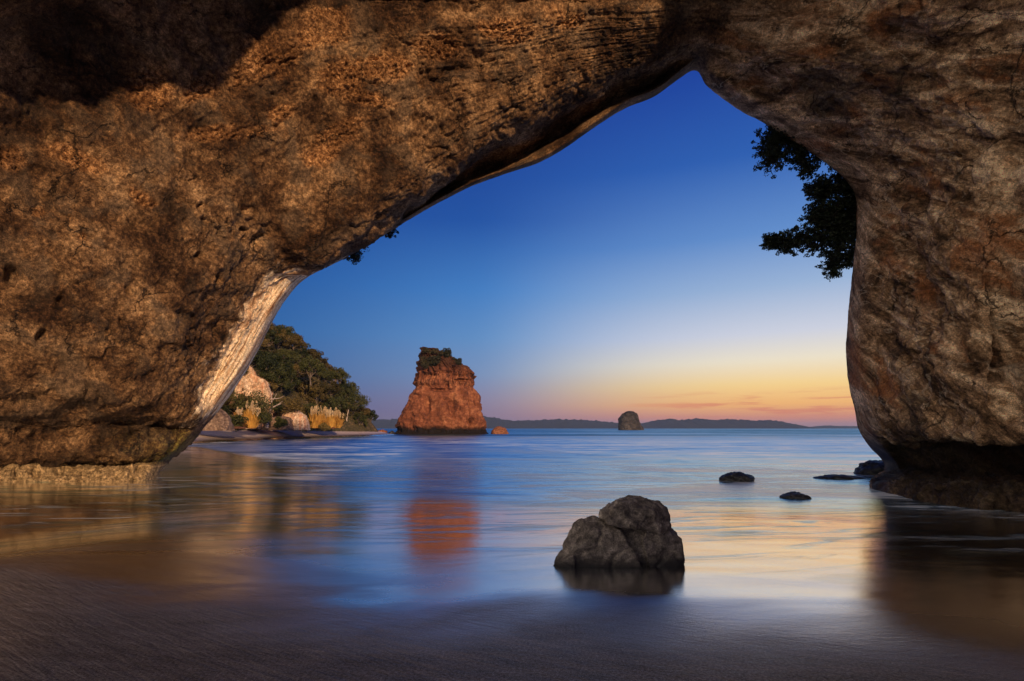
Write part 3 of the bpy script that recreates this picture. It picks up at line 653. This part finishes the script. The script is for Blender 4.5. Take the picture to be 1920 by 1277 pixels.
# foreground boulder: three fractured blocks merged into one rock
YF = 5.98
def hull_pts(bm, pts):
    vs = [bm.verts.new((P(px, py, YF)[0]*(1+dy/YF), YF+dy, H-(py-HZ)/F*(YF+dy))) for px, py, dy in pts]
    r = bmesh.ops.convex_hull(bm, input=vs)
    bmesh.ops.delete(bm, geom=[g for g in r['geom_interior'] if isinstance(g, bmesh.types.BMVert)], context='VERTS')
def fore_boulder():
    bm = bmesh.new()
    A = [(1124,968,-.12),(1132,952,-.12),(1152,936,-.12),(1178,928,0),(1205,929,0),(1232,937,-.02),(1250,952,-.05),(1256,972,-.1),(1257,992,-.15),(1236,1000,-.30),(1180,985,-.34),(1140,978,-.30),(1165,955,-.28),(1225,960,-.26),
         (1130,965,.5),(1190,930,.5),(1250,960,.45),(1250,1010,.5),(1140,1000,.5)]
    A2 = [(1150,985,-.10),(1200,980,-.15),(1235,1000,-.15),(1240,1080,-.12),(1190,1060,-.14),(1150,1010,-.10),(1252,985,-.1),(1262,995,.1),(1250,1060,.4),(1150,1060,.4)]
    B = [(1036,1062,-.2),(1036,1056,-.15),(1056,1040,-.08),(1078,1034,-.25),(1066,1006,-.02),(1074,984,0),(1086,975,0),(1112,970,.02),(1136,978,-.10),(1164,996,-.24),(1196,1046,-.27),(1212,1085,-.25),(1120,1082,-.22),(1062,1082,-.18),(1118,1000,-.26),
         (1085,990,.45),(1140,975,.45),(1062,1050,.4),(1160,1085,.5),(1062,1080,.4)]
    B2 = [(1034,1066,-.2),(1038,1050,-.15),(1056,1036,-.12),(1076,1040,-.30),(1082,1072,-.24),(1045,1076,-.2),(1060,1045,.2),(1045,1065,.15)]
    Cc = [(1202,1010,-.22),(1214,992,-.2),(1246,990,-.1),(1262,1004,-.1),(1277,1010,-.08),(1277,1030,-.12),(1283,1070,-.12),(1250,1080,-.18),(1222,1080,-.18),(1218,1040,-.18),(1212,1024,-.20),(1262,990,.4),(1278,1070,.4),(1215,985,.4)]
    for q in (A, A2, B, B2, Cc): hull_pts(bm, q)
    me = bpy.data.meshes.new('boulder_base'); bm.to_mesh(me); bm.free()
    o = bpy.data.objects.new('foreground_boulder', me); col.objects.link(o)
    md = o.modifiers.new('r', 'REMESH'); md.mode = 'VOXEL'; md.voxel_size = 0.011
    sm = o.modifiers.new('s', 'SMOOTH'); sm.factor = 0.5; sm.iterations = 1
    dg = bpy.context.evaluated_depsgraph_get(); ev = o.evaluated_get(dg)
    m2 = bpy.data.meshes.new_from_object(ev); o.modifiers.clear(); o.data = m2; bpy.data.meshes.remove(me)
    n = len(m2.vertices); v = np.zeros(n*3); m2.vertices.foreach_get('co', v); v = v.reshape(-1, 3)
    nn = np.zeros(n*3); m2.vertices.foreach_get('normal', nn); nn = nn.reshape(-1, 3)
    d = fbm(v*1.7, 3, .5)*0.035-np.clip(0.12-np.abs(fbm(v*1.9+4, 3, .5)), 0, .12)*0.22+fbm(v*9, 4, .65)*0.014+fbm(v*34, 3, .6)*0.004
    # stratified ledges dipping to the right
    dirn = v@np.array([0.50, -.15, 0.85])*8.5+fbm(v*2.5+8, 3)*0.9
    saw = dirn-np.floor(dirn); d += (saw**2-0.33)*0.030*sstep(-.3, .4, fbm(v*1.5+30, 2))
    rough_top = sstep(0.9, 1.15, v[:, 2])*(nn[:, 1] < 0)
    d += fbm(v*5.5+15, 4, .6, True)*0.022*rough_top
    v = v+nn*d[:, None]
    m2.vertices.foreach_set('co', v.ravel()); m2.polygons.foreach_set('use_smooth', [True]*len(m2.polygons)); m2.update()
    m2.materials.clear(); m2.materials.append(M_FORE)
    return tag(o, 'dark grey fractured boulder with a rounded top sitting on the wet sand', 'boulder')
fore_boulder()

# far ranges on the horizon
def ridge(name, pts, Y, mat, label, cat=None, rough=1.0, thick=0.12, seed=0):
    pts = np.array(pts, float); px = np.arange(pts[0, 0], pts[-1, 0]+.01, 0.8)
    py = np.interp(px, pts[:, 0], pts[:, 1])
    top = H-(py-HZ)/F*Y; x = (px-960)/F*Y
    n = fbm(np.stack([px*.08+seed, 0*px, 0*px], -1), 5, .6)
    ed = np.clip(np.minimum(px-px[0], px[-1]-px)/12, 0, 1)
    top = np.maximum(top+n*rough*Y/F*3.0*ed, -2)
    K = 16; V = np.zeros((len(px), 2*K+1, 3))
    for j in range(2*K+1):
        t = (j-K)/K; V[:, j, 0] = x; V[:, j, 1] = Y+t*Y*thick
        g = fbm(np.stack([px*.15, np.full_like(px, j*.45), 0*px+seed], -1), 4)
        V[:, j, 2] = -3+(top+3)*(1-abs(t)**1.2)*(1+0.30*g*(abs(t) > .01)*(1-abs(t)))
    o = mesh_obj(name, V.reshape(-1, 3), grid_faces(len(px), 2*K+1), mat)
    o['kind'] = 'structure'; o['label'] = label
ridge('far_hills', [(640,797),(680,788),(700,787),(740,786),(850,784),(905,780),(925,783),(960,789),(1000,788),(1050,786),(1100,788),(1160,793),(1205,794),(1225,789),(1255,785),(1270,788),(1310,785),(1335,788),(1365,786),(1410,789),(1440,788),(1460,790),(1475,796),(1490,803)], 4200, M_RANGE,
      'long low range of dusky blue hills along the horizon', seed=2)
ridge('far_headland', [(1530,803),(1540,799),(1552,798),(1562,801),(1575,799),(1600,799),(1618,801),(1640,800),(1700,797),(1760,803)], 5600, M_RANGE, 'faint low headlands on the horizon beside the right pillar', rough=.4, seed=9)

# ------------------------------------------------------------------ vegetation
rnd = random.Random(5); nr = np.random.RandomState(5)
def leaf_cloud(centres, radii, per, size, rs, flat=0.8, tri=False):
    """many small leaf quads scattered in clumps; returns verts, faces"""
    C = np.repeat(np.asarray(centres, float), per, 0); Rr = np.repeat(np.asarray(radii, float), per)
    n = len(C); d = rs.normal(size=(n, 3)); d /= np.linalg.norm(d, axis=1)[:, None]
    r = Rr*rs.uniform(0.35, 1.0, n)**0.6
    pos = C+d*r[:, None]*np.array([1, 1, flat])
    a = rs.normal(size=(n, 3)); a /= np.linalg.norm(a, axis=1)[:, None]
    nn = d+0.8*rs.normal(size=(n, 3)); nn /= np.linalg.norm(nn, axis=1)[:, None]
    b = np.cross(nn, a); b /= np.linalg.norm(b, axis=1)[:, None]+1e-9; a = np.cross(b, nn)
    s = size*rs.uniform(.6, 1.3, n)[:, None]
    v = np.stack([pos-a*s, pos-b*s*.55, pos+a*s, pos+b*s*.55], 1).reshape(-1, 3)
    f = np.arange(n*4).reshape(-1, 4)
    return v, f
def tubes(segs, sides=5):
    """segs: list of (p0, p1, r0, r1)"""
    V, Fc = [], []
    for p0, p1, r0, r1 in segs:
        p0, p1 = Vector(p0), Vector(p1); ax = (p1-p0).normalized(); u = ax.orthogonal().normalized(); w = ax.cross(u); b = len(V)
        for p, r in ((p0, r0), (p1, r1)):
            for k in range(sides):
                a = 2*math.pi*k/sides; V.append(p+(u*math.cos(a)+w*math.sin(a))*r)
        for k in range(sides): Fc.append((b+k, b+(k+1) % sides, b+sides+(k+1) % sides, b+sides+k))
    return np.array([tuple(v) for v in V]), np.array(Fc)
def bent(p0, p1, r0, r1, n=5, wob=.1, r=rnd):
    p0, p1 = Vector(p0), Vector(p1); L = (p1-p0).length; pts = [p0]
    for k in range(1, n): pts.append(p0.lerp(p1, k/n)+Vector((r.uniform(-1,1), r.uniform(-1,1), r.uniform(-1,1)))*L*wob)
    pts.append(p1); return [(pts[k], pts[k+1], r0+(r1-r0)*k/n, r0+(r1-r0)*(k+1)/n) for k in range(n)], pts

def tree_proto(name, height, spread, mat, bark, seed, clumps=26, per=120, leaf=.2, trunk_show=.3):
    r = random.Random(seed); rs = np.random.RandomState(seed)
    root = empty(name, (0, 0, 0), None, 'tree')
    segs, pts = bent((0,0,-1.0), (r.uniform(-.5,.5), r.uniform(-.5,.5), height*.55), .22, .12, 5, .05, r)
    cs, rr = [], []
    for k in range(clumps):
        a = r.uniform(0, 2*math.pi); rad = spread*math.sqrt(r.uniform(0.02, 1)); hz_ = height*(trunk_show+(1-trunk_show)*r.random()**.7*(1-.45*(rad/spread)**2))
        c = Vector((math.cos(a)*rad, math.sin(a)*rad, hz_)); cs.append(c); rr.append(r.uniform(.6, 1.1)*(spread*.30+.12))
        if k % 2 == 0:
            s2, _ = bent(pts[r.choice((2, 3, 4, 5))], c, .10, .03, 4, .08, r); segs += s2
    v, f = tubes(segs); mesh_obj('trunk', v, f, bark, root)
    v, f = leaf_cloud(cs, rr, per, leaf, rs); mesh_obj('crown', v, f, mat, root, smooth=False)
    return root
def place_copy(root, loc, rot, sc, label, group=None, first=False):
    if first: r = root
    else:
        r = root.copy(); col.objects.link(r)
        for ch in list(root.children):
            c = ch.copy(); col.objects.link(c); c.parent = r
    r.location = loc; r.rotation_euler = (0, 0, rot); r.scale = (sc, sc, sc*rnd.uniform(.85, 1.15))
    r['label'] = label
    if group: r['group'] = group
    return r
protos = [tree_proto('hill_tree', 6.0, 3.4, M_LEAF, M_BARK, 11), tree_proto('hill_tree', 5.2, 3.8, M_LEAF, M_BARK, 12),
          tree_proto('hill_tree', 7.0, 3.0, M_LEAFO, M_BARK, 13, trunk_show=.2), tree_proto('hill_tree', 4.2, 3.2, M_LEAFO, M_BARK, 14, trunk_show=.1)]
used = [False]*4
def ground(x, y):
    x_, y_ = np.array([float(x)]), np.array([float(y)])
    hb_ = hill_h(x_, y_)[0]; return max(sand_h(x_, y_)[0], 0)+max(hb_, 0)
KINDLAB = ['dark green broad crowned tree on the steep hillside above the beach', 'dark green low spreading tree on the steep hillside above the beach',
           'olive brown tall shaggy tree on the steep hillside above the beach', 'olive brown bushy tree on the steep hillside above the beach']
def vis_px(x, y, z): return 960+F*x/y, HZ-(z-H)*F/y
placed = []
for yy in np.arange(66, 182, 4.3):
    for dd in np.arange(2.5, 46, 4.2):
        y = yy+rnd.uniform(-1.8, 1.8); x = None
        # the point dd metres inland of the foot line, at this y
        for cand in np.arange(-36, -110, -0.5):
            s_ = poly_sd(np.array([cand]), np.array([y]), FOOT)[0]
            if s_ >= dd: x = cand+rnd.uniform(-1.5, 1.5); break
        if x is None: continue
        g = ground(x, y); px, py = vis_px(x, y, g+3)
        if px < 375 or (px > 440 and px < 505 and 672 < py < 745 and y < 112): continue
        if g < 3: continue
        rim = 893-1.44*(px-275) if px < 600 else 400         # hidden behind the arch leg
        if py < rim-330 and px < 480: continue
        placed.append((x, y, g))
for x, y, g in placed:
    k = rnd.choices((0, 1, 2, 3), (4, 4, 2, 2.2))[0]
    sc = rnd.uniform(.62, 1.08)
    if x > -48 and y > 140: sc = rnd.uniform(.55, .8)
    place_copy(protos[k], (x, y, g-.4), rnd.uniform(0, 6.28), sc, KINDLAB[k], 'trees covering the hillside: '+('dark green broad', 'dark green low', 'olive tall', 'olive bushy')[k], first=not used[k]); used[k] = True

def own_tree(name, px, py, Y, height, spread, seed, label, mat=M_LEAF, bark=M_BARK, clumps=14, lean=(0,0), per=110):
    x, _, z0 = P(px, py, Y); root = tree_proto(name, height, spread, mat, bark, seed, clumps, per, .2, .45)
    root.location = (x, Y, z0); root['label'] = label; root.rotation_euler = (lean[0], lean[1], 0); return root
own_tree('headland_tree', 652, 797, 151, 10.5, 5.2, 31, 'spreading dark tree at the seaward tip of the headland, leaning out over the rocks', clumps=30, lean=(0,.12))
own_tree('headland_tree', 583, 716, 128, 6.2, 2.5, 32, 'small rounded tree standing out on the skyline halfway down the headland ridge', clumps=40, per=110)
own_tree('headland_tree', 673, 803, 152, 3.6, 1.6, 33, 'tiny low tree over the water just beyond the headland tip', clumps=7, lean=(0,.5))

# pale cliff patch, pale branching tree, boulders, plumes
def at_px(px, py, Y): return P(px, py, Y)
cl = outline_rock('pale_cliff', [(418,765),(422,740),(428,715),(432,690),(440,679)], [(508,765),(506,745),(502,728),(494,712),(478,704),(462,681)], 106, M_PALE, 0.35, 120, 200, 1.1, 2, 8,
      flutes=lambda zc, ang, p: fbm(np.stack([ang*11, zc*.08, 0*zc], -1), 3, .6, True)*0.6)
tag(cl, 'pale cream and pink bare cliff face with vertical streaks on the hillside', 'cliff')
for k, (Lp, Rp, Y, mt, lab, am) in enumerate([
    ([(370,803),(372,790),(384,772),(400,764)], [(434,803),(430,785),(420,772),(408,765)], 84, M_BOULD, 'large brown boulder at the back of the beach behind the arch leg', .5),
    ([(498,803),(500,792),(508,784),(515,782)], [(549,803),(547,788),(540,781),(528,779)], 103, M_BOULD, 'brown and yellow boulder at the foot of the pale bare tree', .4),
    ([(542,803),(543,790),(547,779),(552,775)], [(579,803),(577,787),(572,778),(562,774)], 105, M_PALE, 'pale smooth upright boulder at the back of the beach between bare tree and plumes', .35),
    ([(528,785),(530,778),(538,772),(545,770)], [(572,785),(568,775),(560,769),(552,768)], 110, M_PALE, 'pale broken rock perched behind the pale smooth boulder', .5),
    ([(515,770),(517,763),(522,760),(526,758)], [(545,770),(542,765),(536,760),(531,758)], 112, M_PALE, 'small pinkish rock ledge up the bank beside the bare tree branches', .4)]):
    o = outline_rock('beach_boulder', Lp, Rp, Y, mt, 0.8, 70, 140, am*1.5, 1.8, 30+k); tag(o, lab, 'boulder')

def bare_tree():
    root = empty('bare_tree', P(500, 802, 99), 'pale grey leafless branching tree leaning over the back of the beach', 'tree')
    o0 = Vector(P(500, 802, 99)); q = lambda px, py, dy=0: Vector(P(px, py, 99+dy))-o0
    br = [((500,802),(504,775),.34,.24),((504,775),(508,765),.24,.2),((508,765),(527,757),.17,.07),((508,765),(509,742),.16,.08),((509,742),(506,730),.08,.03),((509,748),(526,746),.08,.04),((526,746),(533,742),.04,.02),
          ((504,782),(493,772),.16,.10),((493,772),(496,758),.10,.06),((496,758),(490,748),.06,.02),((500,795),(488,788),.12,.05),((509,755),(519,738),.06,.02),((518,760),(530,752),.06,.02)]
    segs = []
    for k, (a, b, r0, r1) in enumerate(br):
        dy = lambda i: math.sin(i[0]*1.7)*.5
        s_, _ = bent(q(*a, dy(a)), q(*b, dy(b)), r0, r1, 4, .04); segs += s_
    v, f = tubes(segs, 7); mesh_obj('trunk', v, f, M_PBARK, root)
bare_tree()
def bare2():
    root = empty('bare_tree', P(651, 802, 146), 'thin pale bare trunk standing at the water end of the plume row', 'tree'); o0 = Vector(P(651, 802, 146)); q = lambda px, py: Vector(P(px, py, 146))-o0
    segs = []
    for a, b, r0, r1 in [((651,802),(650,785),.3,.22),((650,785),(654,768),.22,.1),((650,788),(646,776),.14,.06)]:
        s_, _ = bent(q(*a), q(*b), r0, r1, 4, .04); segs += s_
    v, f = tubes(segs, 6); mesh_obj('trunk', v, f, M_PBARK, root)
bare2()

def plume_grass(px, py, Y, w, hgt, n_pl, label, seed, dense=520, grp='flowering plume grass tussocks at the back of the beach'):
    rs = np.random.RandomState(seed); x0, _, z0 = P(px, py, Y); root = empty('plume_grass', (x0, Y, z0), label, 'grass tussock', grp)
    sc = Y/F; W = w*sc/2; Hh = hgt*sc; n = dense
    b = np.stack([rs.uniform(-W*.55, W*.55, n), rs.uniform(-W*.5, W*.5, n), np.zeros(n)-.2], -1)
    tip = b*np.array([1.9, 1.8, 0])+np.stack([rs.normal(0, .25, n), rs.normal(0, .25, n), Hh*.78*rs.uniform(.35, 1.05, n)*(1-1.6*(b[:, 0]/W)**2)], -1)
    wd = 0.05; side_ = rs.normal(size=(n, 3))*np.array([1, 1, 0]); side_ /= np.linalg.norm(side_, axis=1)[:, None]
    mid = b*.35+tip*.65+np.array([0, 0, .2])
    v = np.stack([b-side_*wd, b+side_*wd, mid+side_*wd*.9, mid-side_*wd*.9, tip-side_*.02, tip+side_*.02], 1).reshape(-1, 3)
    k = np.arange(n)[:, None]*6; f = np.concatenate([k+np.array([[0,1,2,3]]), k+np.array([[3,2,5,4]])])
    mesh_obj('leaves', v, f, M_GRASS, root, smooth=False)
    cs = []
    for i in range(n_pl):
        ux = rs.normal(0, .5); t0 = np.array([W*np.clip(ux, -1, 1), rs.uniform(-W*.4, W*.4), Hh*rs.uniform(.55, .86)*(1-.2*ux*ux)]); d = np.array([rs.normal(.10, .12), rs.normal(0, .1), Hh*.30*rs.uniform(.8, 1.2)])
        for j in range(7): cs.append(t0+d*j/6)
    rr = np.tile(np.array([.07, .13, .17, .19, .16, .11, .06])*(Hh/2.6), n_pl)
    v, f = leaf_cloud(cs, rr, 14, .10, rs, 1.0); mesh_obj('plumes', v, f, M_PLUME, root, smooth=False)
pg = [(447,801,92,24,36,7,'short golden tussock with a few cream plumes, nearest the arch leg'), (470,801,94,26,46,10,'taller golden tussock with cream plumes leaning right, left of the bare tree'),
      (590,801,118,22,36,16,'leftmost tussock of the long row of cream plumes'), (603,801,120,22,34,16,'second tussock from the left in the long row of cream plumes'),
      (616,801,122,22,32,16,'third tussock from the left in the long row of cream plumes'), (630,801,124,24,32,16,'rightmost tussock of the long row of cream plumes')]
for k, (px, py, Y, w, h, n, lab) in enumerate(pg): plume_grass(px, py, Y, w, h, n, lab, 60+k)

# bushes at the foot of the hillside
bl = [(500,690,104,34,26,'dark bush spilling over the right top corner of the pale cliff'),(446,694,103,22,14,'small bush on the left shoulder of the pale cliff'),(455,762,99,40,22,'low green bush below the left half of the pale cliff'),(572,803,117,22,20,'dark shrub at the left foot of the plume row'),(512,772,107,30,24,'green bush between the pale cliff and the pale boulders'),(610,803,119,16,10,'little shrub in front of the plume row'),(432,800,88,40,26,'dark bush between the brown boulder and the nearest plume grass'),(470,768,97,70,40,'dense green bush directly under the pale cliff'),(540,768,108,50,30,'dark green bush hanging over the pale boulders'),
      (528,796,101,18,16,'small green shrub beside the bare tree trunk'),(590,780,121,34,26,'dark shrub just behind the left end of the plume row'),(640,792,150,30,24,'shrub behind the right end of the plume row'),(488,792,96,24,26,'dark shrub between the plume grass and the bare tree')]
for k, (px, py, Y, w, h, lab) in enumerate(bl):
    rs = np.random.RandomState(80+k); x0, _, z0 = P(px, py, Y); sc = Y/F; W = w*sc/2; Hh = h*sc
    root = empty('beach_bush', (x0, Y, z0), lab, 'bush')
    cs = [(rs.uniform(-W, W)*.8, rs.uniform(-1.2, 1.5), rs.uniform(-.2, Hh*.7)) for _ in range(16)]
    segs = []
    for c in cs[::2]:
        s_, _ = bent((0, 0, -.4), c, .07, .02, 3, .08); segs += s_
    v, f = tubes(segs, 5); mesh_obj('stems', v, f, M_BARK, root)
    v, f = leaf_cloud(cs, [Hh*.30+.25]*16, 150, .17, rs); mesh_obj('foliage', v, f, (M_LEAF, M_LEAFO)[k % 3 == 2], root, smooth=False)

# dried weed and driftwood line on the beach
for k, (px, py, Y, w, lab) in enumerate([(437,803,88,54,'flat heap of dark dried seaweed on the pale beach below the plume grass'), (600,803.5,122,60,'brown heap of broken rocks and weed below the plume row')]):
    o = lump('seaweed_heap', px, py-.5, Y, w, 3.2, 1.0, M_WEED, 90+k, .1); tag(o, lab, 'seaweed')

# shrubs crowning the sea stack
sh = [(799,656,8,9,'dark shrub at the very left edge of the stack summit'),(812,657,16,9,'dense dark shrub covering the stack summit'),(826,663,12,8,'dark shrub on the summit between the dense one and the upright one'),(838,662,10,17,'small upright shrub standing proud right of the stack summit'),(857,677,14,12,'low shrub on the stepped right shoulder of the stack'),(800,680,16,20,'dark shrub clinging to the upper left wall of the stack'),(815,676,14,16,'shrub draped below the stack summit')]
for k, (px, py, w, h, lab) in enumerate(sh):
    rs = np.random.RandomState(110+k); Y = 200-(5.5 if k < 5 else 9.0); x0, _, z0 = P(px, py+h*.3, Y); sc = Y/F
    root = empty('stack_shrub', (x0, Y, z0), lab, 'shrub', 'shrubs on top of the sea stack')
    W, Hh = w*sc/2, h*sc
    cs = [(rs.uniform(-W, W), rs.uniform(-1.2, 3.5 if k < 5 else 1), rs.uniform(-.3, Hh*.7)) for _ in range(14)]
    s_ = []
    for c in cs[::3]: s_ += bent((0, 0, -.6), c, .08, .02, 3, .08)[0]
    v, f = tubes(s_, 5); mesh_obj('stems', v, f, M_TWIG, root)
    v, f = leaf_cloud(cs, [Hh*.22+.3]*14, 130, .24, rs); mesh_obj('foliage', v, f, M_SHRUB, root, smooth=False)

# the tree hanging over the right side of the arch
def hanging_tree(name, base, limbs, label, seed, Y0, leaf=.055, crad=(.18, .36), per=34, mat=M_LEAFD, twig=.035, dens=1.0):
    r = random.Random(seed); rs = np.random.RandomState(seed)
    o0 = Vector(P(*base)); root = empty(name, o0, label, 'tree'); tr, tw, cs, rr = [], [], [], []
    for pts, wid, n in limbs:
        W = [Vector(P(*q))-o0 for q in pts]
        for a, b in zip(W[:-1], W[1:]):
            s_, pp = bent(a, b, .10*(1 if a is W[0] else .6), .05, 3, .05, r); tr += s_
        # clusters scattered round the limb, each on its own twig
        for _ in range(int(n*dens)):
            i = min(int(r.random()*(len(W)-1)), len(W)-2); t = r.random(); c0 = W[i].lerp(W[i+1], t); w = wid[i]+(wid[i+1]-wid[i])*t
            off = Vector((r.gauss(0, 1), r.gauss(0, .9), r.gauss(0, 1)))*w*.5
            if off.length > w*1.1: off *= w*1.1/off.length
            c = c0+off; s_, pp = bent(c0, c, .028, .010, 3, .14, r); tw += s_
            cs.append(c); rr.append(r.uniform(*crad))
    v, f = tubes(tr, 6); mesh_obj('trunk', v, f, M_TWIG, root)
    v, f = tubes(tw, 4); mesh_obj('twigs', v, f, M_TWIG, root)
    v, f = leaf_cloud(cs, rr, per, leaf, rs, .75); mesh_obj('crown', v, f, mat, root, smooth=False)
B0 = (1625, 345, 25.2)
hanging_tree('overhanging_tree', B0, [
    ([B0, (1560,285,25.4), (1500,262,25.5), (1450,262,25.6), (1445,300,25.6)], [.55, .7, 1.0, 1.0, .8], 430),
    ([(1460,262,25.6),(1452,240,25.6)], [.5, .4], 40),
    ([(1500,262,25.5),(1505,305,25.5),(1520,325,25.4)], [.5, .55, .35], 70),
    ([B0, (1580,345,25.3), (1545,365,25.4), (1525,350,25.4)], [.7, 1.0, .8, .5], 190),
    ([B0, (1590,400,25.1), (1555,420,25.2), (1525,400,25.3)], [.8, 1.1, 1.0, .6], 300),
    ([(1600,400,25.1), (1560,445,25.2), (1510,450,25.4), (1465,455,25.5), (1440,452,25.6)], [.9, .8, .7, .5, .35], 260),
    ([(1590,410,25.1), (1575,460,25.1), (1560,490,25.2), (1565,515,25.2)], [.8, .75, .6, .25], 110),
    ([(1600,420,25), (1598,470,25), (1592,495,25)], [.6, .6, .3], 70),
    ([B0, (1612,380,25), (1606,440,25)], [.7, .9, .5], 160),
    ], 'dark tree hanging over the sky from behind the right side of the arch', 201, 25.3, crad=(.06,.22), per=20, leaf=.062, dens=1.8)
hanging_tree('hanging_shrub', (650,455,26.5), [([(640,455,26.5),(655,468,26.5),(662,485,26.5)], [.5,.6,.4], 60),([(650,455,26.5),(672,468,26.5)],[.3,.45],36)], 'rounded dark shrub hanging below the left underside of the arch', 202, 26.5, crad=(.10,.22), per=26)
hanging_tree('hanging_shrub', (705,428,26.5), [([(700,430,26.5),(722,436,26.5),(738,436,26.5)], [.22,.3,.25], 44)], 'smaller dark sprig sticking out right of the rounded hanging shrub', 203, 26.5, crad=(.08,.18), per=22)

# ------------------------------------------------------------------ evening haze over the whole place
def haze_box(x0, x1, y0, y1, z0, z1, dens):
    v = [(x, y, z_) for x in (x0, x1) for y in (y0, y1) for z_ in (z0, z1)]
    f = [(0,1,3,2),(4,6,7,5),(0,4,5,1),(2,3,7,6),(0,2,6,4),(1,5,7,3)]
    m = bpy.data.materials.new('haze'); m.use_nodes = True; t = NT(m.node_tree); t.n.remove(t.n['Principled BSDF'])
    pv = t.new('ShaderNodeVolumePrincipled', {'Color': (.45, .62, 1, 1), 'Density': dens}); t.set(t.n['Material Output'], 'Volume', pv.outputs[0])
    o = mesh_obj('haze', v, f, m, smooth=False); tag(o, 'thin blue evening haze softening the far hills', None, None, 'stuff')
haze_box(-9500, 9500, -300, 12500, -5, 130, 0.7e-4)
